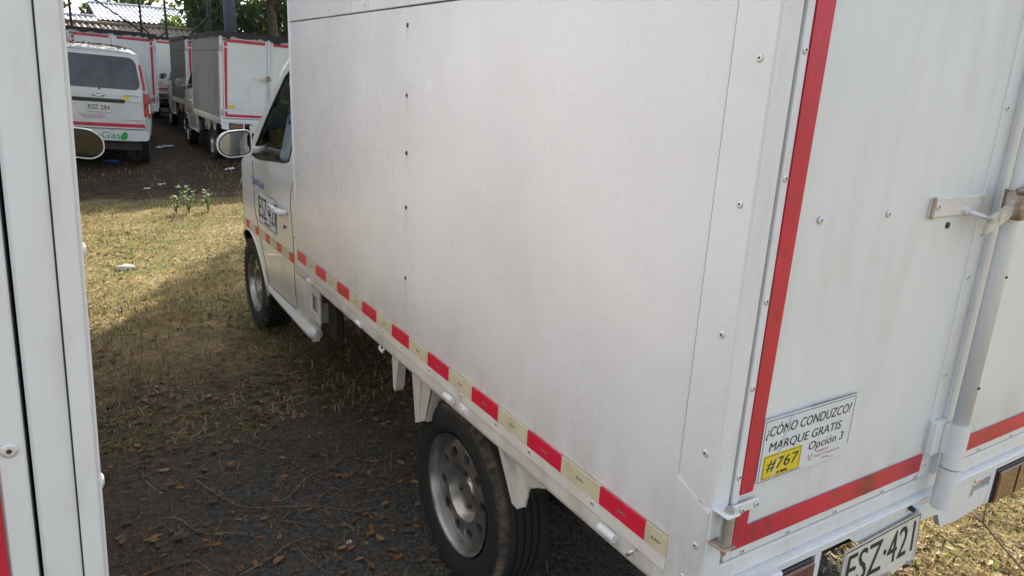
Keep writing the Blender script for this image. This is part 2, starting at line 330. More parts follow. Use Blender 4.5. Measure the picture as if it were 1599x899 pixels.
def inside(p, poly):
    x, y = p; c = False; n = len(poly)
    for i in range(n):
        x1, y1 = poly[i]; x2, y2 = poly[(i+1) % n]
        if (y1 > y) != (y2 > y) and x < (x2-x1)*(y-y1)/(y2-y1)+x1: c = not c
    return c
def segd(p, a, b):
    ax, ay = a; bx, by = b; px, py = p; L2 = (bx-ax)**2+(by-ay)**2
    t = max(0, min(1, ((px-ax)*(bx-ax)+(py-ay)*(by-ay))/L2)) if L2 else 0
    return math.hypot(px-ax-t*(bx-ax), py-ay-t*(by-ay))
def resample(poly, step):
    out = []; n = len(poly)
    for i in range(n):
        a, b = poly[i], poly[(i+1) % n]; k = max(1, int(math.hypot(b[0]-a[0], b[1]-a[1])/step))
        out += [(a[0]+(b[0]-a[0])*j/k, a[1]+(b[1]-a[1])*j/k) for j in range(k)]
    return out
def sheet(outline, holes, xf, step=.05, ridge=None):
    # triangulated panel in the (y, z) plane with holes; xf(y, z) gives its depth
    outs = [resample(outline, step)]+[resample(h, step*.7) for h in holes]; pts = []; ed = []
    for o in outs:
        s = len(pts); pts += o; ed += [(s+i, s+(i+1) % len(o)) for i in range(len(o))]
    ys = [p[0] for p in outline]; zs = [p[1] for p in outline]
    g = []
    for j, z in enumerate(np.arange(min(zs), max(zs), step)):
        for y in np.arange(min(ys)+(j % 2)*step*.5, max(ys), step):
            p = (y, z)
            if inside(p, outline) and not any(inside(p, h) for h in holes) and min(segd(p, o[i], o[(i+1) % len(o)]) for o in outs for i in range(len(o))) > step*.35 and not (ridge and min(segd(p, ridge[i], ridge[i+1]) for i in range(len(ridge)-1)) < .05): g.append(p)
    if ridge:                                                       # even rows of points along a rounded edge
        rs = resample(ridge+ridge[-2:0:-1], .03); rs = rs[:len(rs)//2]
        for k in range(1, len(rs)-1):
            t = Vector((rs[k+1][0]-rs[k-1][0], rs[k+1][1]-rs[k-1][1])).normalized(); n_ = Vector((-t.y, t.x))
            for d in (.004, .012, .024, .040):
                p = (rs[k][0]+n_.x*d, rs[k][1]+n_.y*d)
                if inside(p, outline) and not any(inside(p, h) for h in holes) and min(segd(p, o[i], o[(i+1) % len(o)]) for o in outs for i in range(len(o))) > .0035: g.append(p)
    r = geometry.delaunay_2d_cdt([Vector(p) for p in pts+g], ed, [], 0, 1e-6)
    V = [tuple(p) for p in r[0]]; F = []
    for t in r[2]:
        c = (sum(V[i][0] for i in t)/len(t), sum(V[i][1] for i in t)/len(t))
        if inside(c, outline) and not any(inside(c, h) for h in holes): F.append(tuple(t))
    return [(xf(y, z), y, z) for y, z in V], F

def wheel_meshes():
    n = 60; mb = MB(); RH, RO = .098, .164; XO, XI = .028, .024; NS = 10; KP = 16
    mb.lathe_x([(.055, .192), (.03, .193), (.012, .197), (.003, .203), (-.002, .204), (0, .200), (.005, .1965), (.022, .193), (.036, .190), (.039, .184), (.034, .177), (.029, .170), (XO, RO)], n)
    for s_ in range(NS):                                              # pierced ring
        th0 = 2*math.pi*s_/NS; dth = 2*math.pi/NS; sq = []; ci = []
        for k in range(KP):
            a = 2*math.pi*k/KP; c_, q = math.cos(a), math.sin(a); mx_ = max(abs(c_), abs(q)); u, v = c_/mx_, q/mx_
            r = (RO+RH)/2+v*(RO-RH)/2; th = th0+u*dth/2; x = XI+(XO-XI)*(r-RH)/(RO-RH); sq.append((x, r*math.cos(th), r*math.sin(th)))
            r = .136+q*.0185; th = th0+c_*.0185/.136; ci.append((.024, r*math.cos(th), r*math.sin(th)))
        cb = [(p[0]+.012, p[1], p[2]) for p in ci]
        mb.add(sq+ci+cb, [(k, (k+1) % KP, KP+(k+1) % KP, KP+k) for k in range(KP)]+[(KP+k, KP+(k+1) % KP, 2*KP+(k+1) % KP, 2*KP+k) for k in range(KP)])
    mb.lathe_x([(XI, RH), (.036, .090), (.048, .080), (.056, .070), (.058, .045), (.052, .040), (.050, .034), (.044, .031), (.046, .0005)], n)
    rim = bpy.data.meshes.new('wheel'); rim.from_pydata(mb.v, [], mb.f); fixn(rim); rim.shade_smooth(); rim.set_sharp_from_angle(angle=R(50)); rim.materials.append(MATS['steel_rim'])
    mb = MB(); g = [(.030, .196), (.012, .203), (.000, .213), (-.010, .235), (-.014, .258), (-.013, .262), (-.0145, .266), (-.012, .282), (-.003, .300), (.010, .3125), (.024, .3175), (.036, .319)]
    x = .036
    for k in range(4): g += [(x+.002, .312), (x+.008, .312), (x+.010, .3195), (x+.026, .3205)]; x += .026
    g += [(.165, .3125), (.180, .296), (.188, .265), (.178, .213), (.15, .196)]
    mb.lathe_x(g, 72)
    for k in range(56):                                               # shoulder lugs
        a = 2*math.pi*k/56; c_, s_ = math.cos(a), math.sin(a)
        for xo, ro in ((.004, .3085), (.168, .3095)):
            t = Vector((0, -s_, c_)); rr_ = Vector((0, c_, s_)); p = Vector((xo, 0, 0))+rr_*ro; ax = Vector((1, 0, 0))
            q = [p+ax*i*.016+t*j*.006+rr_*(l*.0028+ (.0035 if (i > 0) == (xo < .1) else -.002)) for i in (-1, 1) for j in (-1, 1) for l in (-1, 1)]
            mb.add(q, [(0, 1, 3, 2), (4, 6, 7, 5), (0, 4, 5, 1), (2, 3, 7, 6), (1, 5, 7, 3), (0, 2, 6, 4)])
    ty = bpy.data.meshes.new('tyre'); ty.from_pydata(mb.v, [], mb.f); fixn(ty); ty.shade_smooth(); ty.set_sharp_from_angle(angle=R(40)); ty.materials.append(MATS['tyre'])
    mb = MB(); mb.lathe_x([(.07, .0), (.07, .15), (.075, .165), (.17, .165), (.17, 0)], 32)
    dr = bpy.data.meshes.new('brake_drum'); dr.from_pydata(mb.v, [], mb.f); fixn(dr); dr.materials.append(MATS['dark_metal'])
    mb = MB(); mb.lathe_x([(.060, .0085), (.048, .0085), (.045, .006), (.045, .0003)], 6)
    nut = bpy.data.meshes.new('wheel_nut'); nut.from_pydata(mb.v, [], mb.f); fixn(nut); nut.materials.append(MATS['dark_metal'])
    mb = MB(); mb.lathe_x([(.06, .026), (.048, .026), (.046, .022), (.052, .019), (.052, .0005)], 24)
    cap = bpy.data.meshes.new('hub_cap'); cap.from_pydata(mb.v, [], mb.f); fixn(cap); cap.shade_smooth(); cap.set_sharp_from_angle(angle=R(40)); cap.materials.append(MATS['rusty'])
    return rim, ty, dr, nut, cap
WHEEL = wheel_meshes()
def wheel(parent, loc, right=False, spin=0):
    rim, ty, dr, nut, cap = WHEEL
    w = link('wheel', rim, None, parent, loc); w.rotation_euler = (0, 0, math.pi if right else 0); w.delta_rotation_euler = (spin, 0, 0) if not right else (-spin, 0, 0)
    link('tyre', ty, None, w); link('brake_drum', dr, None, w); link('hub_cap', cap, None, w)
    for k in range(5): link('wheel_nut', nut, None, w, (0, .058*math.cos(k*1.2566+.4), .058*math.sin(k*1.2566+.4)))
    return w

def make_truck():
    T = empty('box_truck')
    def part(name, mb, m_, parent=None, **k): return mb.obj(name, m_, parent or T, **k)
    # ---- cargo box
    th = .022
    for sd in (0, 1):                                               # two sides
        X = (lambda x: x) if sd == 0 else (lambda x: W-x)
        side = 'left' if sd == 0 else 'right'; sg = -1 if sd == 0 else 1
        sp = MB(); nY, nZ = 40, 20                                   # main panel with slight oil-canning
        v = []; 
        for j in range(nZ+1):
            for i in range(nY+1):
                y = .085+(LB-.085)*i/nY; z = .77+(ZS-.003-.77)*j/nZ
                e = min(1, 6*min(i/nY, 1-i/nY, j/nZ, 1-j/nZ)); dx = .0035*noise.noise((y*1.6, z*2.1, 5+sd))*e+.0015*noise.noise((y*4, z*4, 2))*e
                v.append((X(0)+sg*dx*1.0, y, z))
        f = [(j*(nY+1)+i, j*(nY+1)+i+1, (j+1)*(nY+1)+i+1, (j+1)*(nY+1)+i) for j in range(nZ) for i in range(nY)]
        me = MB(); me.v = v; me.f = f
        me.box(X(.008), X(th), .085, LB-.002, .772, ZS-.005)
        pn = part('side_panel', me, 'panel', smooth=True)
        u = MB(); u.box(X(-.002), X(th), .02, LB, ZS+.002, ZT, .002); up = part('upper_panel', u, 'panel')
        for y in (.3, .62, .95, 1.35, 1.72, 2.1, 2.5): rivet(side, (X(-.002), y, ZS+.022), up)
        for z in (1.796, 1.591, 1.415, 1.241, 1.005): rv = rivet(side, (X(-.001), 1.37, z), pn); rv.data = DARK_RIV[side]
        c = MB(); c.box(X(-.004), X(th), .0035, .086, .93, ZS-.002, .0015); ct = part('corner_trim', c, 'panel')
        for z in (1.706, 1.479, 1.254, 1.027): rivet(side, (X(-.004), .028, z), ct)
        c = MB(); p2 = [(.0025, .69), (.088, .69), (.088, .952), (.0025, .918)]
        c.prism(p2, 0, X(-.0065), X(th)); cp = part('corner_plate', c, 'panel')
        c = MB(); c.tube([(X(-.0005), .0875, .95), (X(-.0005), .0875, ZS-.004)], .0014, 5); part('trim_seam', c, 'joint')
        for z, l_ in ((1.796, .05), (1.591, .09), (1.415, .06), (1.241, .08), (1.005, .13)):
            c = MB(); c.add([(X(-.0045), 1.3715, z-.006), (X(-.0045), 1.3685, z-.006), (X(-.0042), 1.3695, z-l_), (X(-.0042), 1.3705, z-l_)], [(0, 1, 2, 3)]); part('drip_stain', c, 'stain')
        rivet(side, (X(-.0065), .041, .757), cp); rivet(side, (X(-.0065), .02, .84), cp)
        c = MB(); c.box(X(-.003), X(.03), LB-.012, LB+.004, .70, ZT, .002); part('front_edge_trim', c, 'frame_paint')
        c = MB()                                                     # rail pressed with a step
        prof = [(-.003, .8), (-.006, .772), (-.008, .738), (-.003, .732), (-.004, .70), (-.001, .69), (.05, .688), (.05, .8)]
        c.prism([(X(p[0]), p[1]) for p in prof], 1, .0885, LB+.003); rl = part('bottom_rail', c, 'rail_paint')
        for y in (2.434, 1.993, 1.744, 1.551, 1.384, 1.162, .949, .745, .58, .321): rivet(side, (X(-.0065), y, .757), rl)
        # reflective tape, red and cream blocks
        for k in range(9):
            y0 = .151+.2925*k
            t = MB(); t.box(X(-.0085), X(-.004), y0, min(y0+.147, LB-.01), .769, .8125); rd = part('reflective_tape', t, 'side_red')
            t = MB()
            text_block(t, X(-.0089), y0+.073, .79); part('tape_mark', t, 'ink' if False else 'tape_mark', rd)
            y1 = y0-.1455 if k else .0885
            t = MB(); t.box(X(-.0083), X(-.004), y1, y0-.0005, .769, .8125); wt = part('reflective_tape', t, 'side_cream')
            t = MB(); text_block(t, X(-.0087), (y1+y0)/2, .79); part('tape_mark', t, 'tape_mark', wt)
        for y, z in ((2.434, .712), (1.781, .715), (1.015, .722), (.257, .722)):
            h = MB(); h.tube([(X(-.012), y-.026, z), (X(-.012), y+.026, z)], .0105, 10); h.box(X(-.009), X(.0), y-.02, y+.02, z-.006, z+.004); part('rope_hook', h, 'frame_paint', auto=40)
        h = MB(); h.box(X(-.008), X(0), .905, .96, .705, .729, .003); h.tube([(X(-.006), .932, .717), (X(-.013), .932, .717)], .006, 8); part('lamp_socket', h, 'frame_paint')
        h = MB(); h.tube([(X(-.005), .17, .735), (X(-.02), .172, .732), (X(-.024), .178, .722), (X(-.016), .184, .714), (X(-.004), .186, .716)], .004, 6); part('tie_ring', h, 'galvanised', smooth=True)
        h = MB(); h.tube([(X(.01), 1.60, .70), (X(-.0), 1.60, .675), (X(.0), 1.575, .668), (X(.01), 1.56, .70)], .006, 6); part('tie_ring', h, 'frame_paint', smooth=True)
        # floor bearer ends hanging below the rail
        h = MB(); h.prism([(1.452, .70), (1.515, .70), (1.502, .56), (1.488, .545), (1.478, .56)], 0, X(.012), X(.045)); part('floor_bearer', h, 'rail_paint')
        h = MB(); h.prism([(1.20, .70), (1.385, .70), (1.345, .48), (1.255, .53)], 0, X(.030), X(.036)); h.prism([(1.20, .70), (1.212, .70), (1.262, .53), (1.252, .525)], 0, X(.030), X(.10)); h.prism([(1.29, .70), (1.31, .70), (1.31, .515), (1.30, .52)], 0, X(.02), X(.031)); part('floor_bearer', h, 'rail_paint')
        h = MB(); h.prism([(.52, .70), (.79, .70), (.755, .68), (.69, .555), (.645, .545), (.63, .61), (.56, .655)], 0, X(.034), X(.040)); h.prism([(.745, .70), (.775, .70), (.675, .548), (.648, .545)], 0, X(.012), X(.034)); h.prism([(.63, .62), (.645, .615), (.56, .665), (.545, .66)], 0, X(.026), X(.038)); part('floor_bearer', h, 'rail_paint')
    r = MB(); r.box(th, W-th, .01, LB, ZT-.02, ZT-.001); r.box(-.006, W+.006, -.004, LB+.004, ZT, ZT+.02, .004); part('roof', r, 'panel')
    r = MB(); r.box(th, W-th, LB-.03, LB-.01, .70, ZT-.02); part('front_wall', r, 'panel')
    r = MB(); r.box(.06, W-.06, .03, LB-.01, .66, .70); part('floor', r, 'dark_metal')
    for y in (.2, .66, 1.3, 1.49, 2.0, 2.5):
        r = MB(); r.box(.06, W-.06, y-.03, y+.03, .585, .658, .004); part('cross_member', r, 'dark_metal')
    for x in (.36, 1.14):
        r = MB(); r.box(x, x+.07, .32, 4.3, .44, .58, .006); part('chassis_rail', r, 'dark_metal')
    r = MB(); r.tube([(.2, 1.09, .335), (W-.2, 1.09, .335)], .04, 12); r.lathe_x([(-.12, .05), (-.08, .11), (0, .135), (.08, .11), (.12, .05)], 20, (W/2, 1.09, .335)); part('rear_axle', r, 'dark_metal', smooth=True)
    for x in (.28, 1.24):
        r = MB()
        for k in range(4): r.box(x, x+.05, 1.09-.55+.1*k, 1.09+.55-.1*k, .40-.012*k, .409-.012*k)
        part('leaf_spring', r, 'dark_metal')
    r = MB(); r.tube([(.5, 3.0, .30), (.5, 2.0, .33), (.62, 1.5, .42), (.7, .5, .40), (.7, .02, .38)], .026, 10); r.tube([(.56, 2.1, .33), (.56, 2.6, .33)], .07, 12); part('exhaust_pipe', r, 'dark_metal', smooth=True)
    r = MB(); r.box(.95, 1.42, 1.7, 2.4, .32, .56, .03); part('fuel_tank', r, 'dark_metal')
    # ---- rear frame
    before = set(T.children)
    for a, b in ((.0005, .0465), (W-.047, W-.0005)):
        q = MB(); q.box(a, b, -.004, .04, .700, ZT-.001, .003); part('rear_post', q, 'frame_paint')
    for a, b in ((W-.0155, W+.0005),):
        q = MB(); q.box(a, b, -.0075, -.0035, .86, ZT-.003, .0012); part('corner_angle', q, 'frame_paint')
        q = MB(); q.tube([(b if a < 0 else a, -.0045, .86), (b if a < 0 else a, -.0045, ZT-.01)], .0016, 5); part('trim_gap', q, 'seam')
    q = MB(); q.box(.047, W-.047, -.006, .04, 2.055, ZT-.001, .003); part('header_rail', q, 'frame_paint')
    q = MB(); q.box(.0475, W-.0475, -.008, .045, .742, .783, .004); part('sill', q, 'frame_paint')
    # lamp bar below the sill, with two openings
    q = MB(); yb, yf = -.016, -.012
    def barpiece(pts): q.prism(pts, 1, yb, -.002)
    barpiece([(.01, .742), (W-.01, .742), (W-.01, .712), (.01, .712)])
    barpiece([(.01, .711), (.125, .711), (.125, .60), (.01, .62)])
    barpiece([(.352, .711), (.372, .711), (.372, .60), (.352, .60)])
    barpiece([(.372, .60), (.352, .60), (.125, .60), (.125, .585), (.372, .585)])
    barpiece([(.47, .711), (1.012, .711), (1.000, .655), (.96, .603), (.88, .612), (.855, .655), (.50, .69)])
    barpiece([(1.012, .711), (1.10, .711), (1.105, .700), (1.022, .700)]); barpiece([(.992, .604), (.96, .603), (1.000, .655), (1.02, .66), (1.02, .672), (1.10, .672), (1.105, .615)])
    barpiece([(1.102, .711), (1.125, .711), (1.125, .61), (1.102, .61)]); barpiece([(1.36, .711), (1.375, .711), (1.375, .60), (1.36, .60)]); barpiece([(1.375, .711), (W-.01, .711), (W-.01, .62), (1.375, .60)])
    q.box(.02, W-.02, -.022, -.012, .728, .738, .003)
    part('lamp_bar', q, 'frame_paint')
    for x0, x1 in ((.128, .345), (1.13, 1.352)):
        q = MB(); q.box(x0, x1, -.020, 0, .604, .707, .004); lh = part('tail_lamp', q, 'black_plastic')
        q = MB(); q.box(x0+.004, x1-.004, -.027, -.019, .608, .703, .004); part('lamp_lens', q, 'lamp_brown', lh)
        q = MB(); q.box((x0+x1)/2-.003, (x0+x1)/2+.003, -.029, -.02, .612, .699, .001); part('lens_rib', q, 'black_plastic', lh)
    q = MB(); q.box(.135, .205, -.045, -.010, .722, .7405, .004); part('step_tab', q, 'frame_paint')
    q = MB(); q.tube([(.715, -.012, .722), (.715, -.038, .722)], .008, 10); part('bar_stop', q, 'sticker_white'); q = MB(); q.tube([(.702, -.014, .722), (.702, -.030, .720)], .006, 8); part('stop_bolt', q, 'dark_metal')
    # ---- doors
    SEAM = .792
    for sd in (0, 1):
        X = (lambda x: x) if sd == 0 else (lambda x: W-x)
        g0 = .0535 if sd == 0 else .0505; a, b = (X(g0), X(.765)); x0, x1 = min(a, b), max(a, b)
        d = MB(); nX, nZ = 24, 40; v = []
        z0, z1 = SEAM+.002, 2.05
        for j in range(nZ+1):
            for i in range(nX+1):
                x = x0+.002+(x1-x0-.004)*i/nX; z = z0+.002+(z1-z0-.004)*j/nZ; e = min(1, 6*min(i/nX, 1-i/nX, j/nZ, 1-j/nZ))
                v.append((x, -.010-e*(.0035*noise.noise((x*2.2, z*1.8, 11+sd))+.001*noise.noise((x*6, z*5, 4))), z))
        d.add(v, [(j*(nX+1)+i, j*(nX+1)+i+1, (j+1)*(nX+1)+i+1, (j+1)*(nX+1)+i) for j in range(nZ) for i in range(nX)])
        d.box(x0, x1, -.0045, .025, z0, z1)
        dr = part('rear_door', d, 'door_paint', smooth=False)
        for p in dr.data.polygons: p.use_smooth = len(p.vertices) == 4 and p.area < .01
        # flanges
        f1 = MB(); f1.box(X(g0+.0002), X(.071), -.0135, -.004, z0, z1, .0015); fl = part('door_flange', f1, 'frame_paint', dr)
        f1 = MB(); f1.box(X(.0715), X(.714), -.013, -.004, z0, z0+.020, .0015); part('door_flange', f1, 'frame_paint', dr)
        f1 = MB(); f1.box(X(.716), X(.765), -.0150, -.004, z0, z1, .0015); part('door_flange', f1, 'frame_paint', dr)
        for z in (1.95, 1.722, 1.523, 1.314, 1.153, .976, .83): rivet('rear', (X(.062), -.0135, z), dr)
        for x in (.105, .239, .395, .568, .70): rivet('rear', (X(x), -.013, .804), dr)
        for z in (1.92, 1.65, 1.29, 1.06, .90, .83): rivet('rear', (X(.728), -.015, z), dr)
        for x in (.177, .381, .60): rivet('rear', (X(x), -.0115, 1.447), dr)
        # red stripes
        def stripe(pts):
            s_ = MB(); s_.prism([(X(p[0]), p[1]) for p in pts], 1, -.0150, -.0115); part('red_stripe', s_, 'red_tape', dr)
        stripe([(.0715, .935), (.106, .935), (.120, 1.99), (.0735, 1.99)])
        stripe([(.070, .815), (.104, .815), (.106, .912), (.0712, .912)])
        stripe([(.1045, .815), (.713, .815), (.713, .859), (.1065, .859)])
        stripe([(.1225, 1.985), (.713, 1.985), (.713, 2.035), (.1225, 2.035)])
        # hinges
        for zh in (.905, 1.90):
            h = MB(); h.box(X(.024), X(.120), -.0225, -.0155, zh-.004, zh+.016, .002); hb = part('hinge', h, 'frame_paint')
            for za in (zh+.018, zh-.050):
                h = MB(); h.box(X(.002), X(.036), -.050, -.004, za, za+.005, .0015); part('hinge_bracket', h, 'frame_paint' if za > zh else 'rusty', hb)
            h = MB(); h.tube([(X(.020), -.036, zh-.066), (X(.020), -.036, zh-.050)], .005, 8); part('hinge_bolt', h, 'rusty', hb)
            h = MB(); h.tube([(X(.020), -.036, zh-.044), (X(.020), -.036, zh+.017)], .0115, 12); part('hinge_pin', h, 'galvanised', hb, auto=40)
            h = MB(); h.tube([(X(.020), -.036, zh+.0235), (X(.020), -.036, zh+.031)], .0095, 6); part('hinge_bolt', h, 'galvanised', hb)
            rivet('rear', (X(.112), -.023, zh+.006), hb); rivet('rear', (X(.072), -.023, zh+.004), hb)
        q = MB(); q.box(X(.055), X(.150), -.030, -.0155, 2.003, 2.036, .004); ml = part('marker_lamp', q, 'lamp_brown')
    # dark gaps round the doors are open slots; drip edge between the two doors
    q = MB(); q.box(.7655, .7935, -.024, .0, SEAM+.004, 2.05, .002); part('door_overlap_strip', q, 'frame_paint')
    # locking bar
    bx_, by_ = .764, -.056
    q = MB(); q.tube([(bx_, by_, .92), (bx_, by_, 2.07)], .0172, 16); lb = part('locking_bar', q, 'frame_paint', smooth=True)
    q = MB(); q.tube([(bx_, by_, .728), (bx_, by_, .832)], .0235, 16); part('bar_sleeve', q, 'frame_paint', lb, auto=40)
    q = MB(); q.tube([(bx_, by_, .836), (bx_, by_, .945)], .0225, 16); part('bar_sleeve', q, 'frame_paint', lb, auto=40)
    q = MB(); q.box(.712, .760, -.032, -.0155, .862, .945, .002); q.box(.744, .760, -.050, -.032, .866, .941, .002); gd = part('bar_guide', q, 'frame_paint')
    for z in (1.30, 1.04):
        q = MB(); q.tube([(bx_+.0, by_-.0185, z), (bx_+.016, by_-.0125, z-.003)], .003, 6); part('pin', q, 'dark_metal', lb)
    q = MB(); q.tube([(bx_, by_, 1.425), (bx_, by_, 1.485)], .0225, 14); part('latch_collar', q, 'rusty', lb, auto=40)
    dx = -.090
    q = MB(); q.prism([(.712+dx, 1.398), (.728+dx, 1.436), (.80+dx, 1.462), (.838+dx, 1.487), (.856+dx, 1.470), (.80+dx, 1.432)], 1, -.076, -.068); part('latch_handle', q, 'worn_paint')
    q = MB(); q.box(.808+dx, .838+dx, -.092, -.055, 1.428, 1.484, .004); part('latch_block', q, 'rusty')
    q = MB(); q.tube([(.80+dx, -.078, 1.487), (.815+dx, -.094, 1.496), (.84+dx, -.096, 1.494), (.862+dx, -.085, 1.482), (.872+dx, -.06, 1.470)], .0075, 8); part('latch_loop', q, 'rusty', smooth=True)
    q = MB(); q.tube([(.825+dx, -.088, 1.47), (.85+dx, -.075, 1.505), (.856+dx, -.06, 1.528)], .006, 8); part('latch_pin', q, 'rusty', smooth=True)
    q = MB(); q.box(.515, .718, -.0185, -.011, 1.432, 1.472, .002); lp = part('latch_plate', q, 'rail_paint')
    q = MB(); q.box(.513, .520, -.024, -.0185, 1.430, 1.474, .001); part('plate_edge', q, 'rusty', lp)
    rivet('rear', (.538, -.0185, 1.455), lp)
    q = MB(); q.tube([(.640, -.020, 1.443), (.652, -.045, 1.436), (.665, -.068, 1.428)], .0045, 8); part('latch_rod', q, 'frame_paint', lp, smooth=True)
    q = MB(); q.tube([(.640, -.018, 1.443), (.640, -.028, 1.443)], .008, 8); part('latch_eye', q, 'frame_paint', lp)
    q = MB(); q.tube([(.600, -.011, 1.412), (.600, -.0145, 1.412)], .007, 8); part('screw', q, 'dark_metal')
    # ---- plate
    q = MB(); n = 14; v = []
    for j in range(2):
        for i in range(n+1):
            x = .447+.300*i/n; u = i/n; bend = .012*max(0, u-.75)*4*(1-j)*.6 + (.010*math.sin(u*3.1))*(1-j)
            zb = .558+.016*math.sin(u*9)*.25 - .004*(u > .2)*(u < .85)
            v.append((x+.004*(1-j), -.026-bend, (.690 if j else zb)+.045*(x-.447)))
    q.add(v, [(i, i+1, n+2+i, n+1+i) for i in range(n)]); q.add([(p[0], p[1]+.0025, p[2]) for p in v], [(n+1+i, n+2+i, i+1, i) for i in range(n)])
    pl = part('license_plate', q, 'plate_white', smooth=True)
    q = MB(); text_rear(q, 'ESZ·421', .465, .590, .262, .083, -.0375, slope=0)
    for i, p in enumerate(q.v):
        u = (p[0]-.447)/.3; j = (p[2]-.56)/.13; bend = .012*max(0, u-.75)*4*(1-j)*.6+.010*math.sin(u*3.1)*(1-j); q.v[i] = (p[0], -.0268-bend, p[2]+.045*(p[0]-.447))
    part('lettering', q, 'ink', pl)
    q = MB()                                                         # rim of the plate and blurred town name
    for x0, x1, z0, z1 in ((.451, .743, .6835, .686), (.4515, .4535, .565, .683), (.7405, .7425, .57, .683)): q.add([(xx, -.0275-.010*max(0, (.69-zz)/.13), zz+.045*(xx-.447)) for xx, zz in ((x0, z0), (x1, z0), (x1, z1), (x0, z1))], [(0, 1, 2, 3)])
    part('plate_border', q, 'ink', pl)
    q = MB()
    for k in range(11):
        x = .52+.011*k; q.add([(x, -.0412, .568), (x+.007, -.0412, .568), (x+.008, -.0395, .581), (x+.001, -.0395, .581)], [(0, 1, 2, 3)])
    part('plate_town_name', q, 'tape_mark', pl)
    q = MB()
    for x in (.475, .715): q.tube([(x, -.03, .575), (x, -.045, .575)], .005, 8)
    part('plate_screw', q, 'galvanised', pl)
    q = MB(); q.box(.47, .74, -.021, -.017, .60, .655); part('plate_holder', q, 'black_plastic')
    # ---- sticker on the left door
    q = MB(); q.box(.1245, .392, -.0165, -.0155, .946, 1.080); st = part('door_sticker', q, 'sticker_white'); st.scale.x = 1.047; st.location.x = .1085-.1245*1.047
    sy = -.0169
    q = MB(); text_rear(q, '¿CÓMO CONDUZCO?', .132, 1.037, .245, .031, sy, .12); text_rear(q, 'MARQUE GRATIS', .146, 1.007, .208, .022, sy, .12); text_rear(q, 'Opción 3', .262, .978, .105, .024, sy, .12)
    for x0, x1, z0, z1 in ((.128, .389, 1.0755, 1.0768), (.128, .25, .949, .9502), (.128, .1292, .950, 1.0755), (.3878, .389, .968, 1.0755), (.25, .392, 1.0815, 1.083), (.31, .33, .955, .9565), (.33, .345, .951, .952)):
        q.add([(x0, sy, z0), (x1, sy, z0), (x1, sy, z1), (x0, sy, z1)], [(0, 1, 2, 3)])
    part('lettering', q, 'ink', st)
    q = MB(); q.box(.136, .242, -.0175, -.0166, .953, 1.003); part('number_box', q, 'sticker_yellow', st)
    q = MB(); text_rear(q, '#767', .146, .967, .086, .026, -.0179, .10)
    for x0, x1, z0, z1 in ((.138, .240, .9545, .9555), (.138, .240, 1.0005, 1.0015), (.138, .139, .9545, 1.0015), (.239, .240, .9545, 1.0015), (.178, .183, .9575, .963), (.187, .207, .9578, .9625)):
        q.add([(x0, -.0179, z0), (x1, -.0179, z0), (x1, -.0179, z1), (x0, -.0179, z1)], [(0, 1, 2, 3)])
    part('number_lettering', q, 'ink', st)
    q = MB(); text_rear(q, 'Vigilado', .288, .9705, .040, .007, sy, .1); text_rear(q, 'SuperTransporte', .286, .961, .078, .007, sy, .1)
    q.tube([(.268, sy, .974), (.269, sy, .964), (.273, sy, .960), (.277, sy, .964), (.278, sy, .974)], .0008, 4); part('small_print', q, 'ink_red', st)
    q = MB(); q.add([(.196, -.0182, 1.076), (.199, -.0182, 1.076), (.165, -.0182, .951), (.161, -.0182, .951)], [(0, 1, 2, 3)]); part('scratch', q, 'sticker_white', st)
    for o in T.children:
        if o not in before: o.location.y += .004 if o.name.split('.')[0] in ('rear_post', 'corner_angle', 'trim_gap') else .013
    # ---- wheels
    for rr_, loc in ((0, (.062, 1.09, .328)), (1, (W-.062, 1.09, .328))): wheel(T, loc, bool(rr_), .5)
    for rr_, loc in ((0, (.085, 4.0, .280)), (1, (W-.085, 4.0, .280))): wheel(T, loc, bool(rr_), .15).scale = (.95, .95, .95)
    # ---- cab
    CX = .062
    def cabx(y, z, r=.035, outl=None):
        x = CX
        if z > 1.10: x += .105*((z-1.10)/.65)**1.15
        if z < .55: x += .02*((.55-z)/.2)**2*.5
        x += .006*abs(math.sin((z-.6)*3))
        if y > 4.12: x += .30*((y-4.12)/.44)**2.2
        if y < 2.8 : x += .01*(2.8-y)/.08
        if outl:
            d = min(segd((y, z), outl[i], outl[i+1]) for i in range(len(outl)-1))
            if d < r: x += r-math.sqrt(max(0, r*r-(r-d)**2))
        return x
    arch = [(4.0+.365*math.cos(a), .275+.365*math.sin(a)) for a in np.linspace(math.pi*.985, .0, 18)]
    top = [(4.50, .27), (4.555, .34), (4.565, .48), (4.55, .62), (4.525, .76), (4.47, .90), (4.38, .99), (4.25, 1.06), (4.10, 1.115), (4.02, 1.15), (3.80, 1.34), (3.58, 1.52), (3.40, 1.665), (3.28, 1.735), (3.05, 1.775), (2.72, 1.785)]
    outline = [(2.72, .36), (3.58, .335)]+arch+top
    win = [(3.84, 1.135), (3.70, 1.128), (3.12, 1.175), (3.05, 1.19), (3.02, 1.25), (3.01, 1.50), (3.02, 1.62), (3.06, 1.655), (3.18, 1.655), (3.29, 1.605), (3.56, 1.39)]
    pts, fs = sheet(outline, [win], lambda y, z: cabx(y, z, .04, top), .045, top)
    for sd in (0, 1):
        X = (lambda x: x) if sd == 0 else (lambda x: W-x)
        s_ = MB(); s_.add([(X(p[0]), p[1], p[2]) for p in pts], fs); part('cab_side', s_, 'cab_paint', smooth=True)
        wp, wf = sheet(win, [], lambda y, z: cabx(y, z)+.004, .06)
        g = MB(); g.add([(X(p[0]), p[1], p[2]) for p in wp], wf); part('side_window', g, 'glass', smooth=True)
        rs = resample(win, .05); g = MB(); g.tube([(X(cabx(y, z)-.0), y, z) for y, z in rs+rs[:1]], .006, 6); part('window_seal', g, 'seam', smooth=True)
        # wheel arch lip and inner liner
        g = MB(); v = []
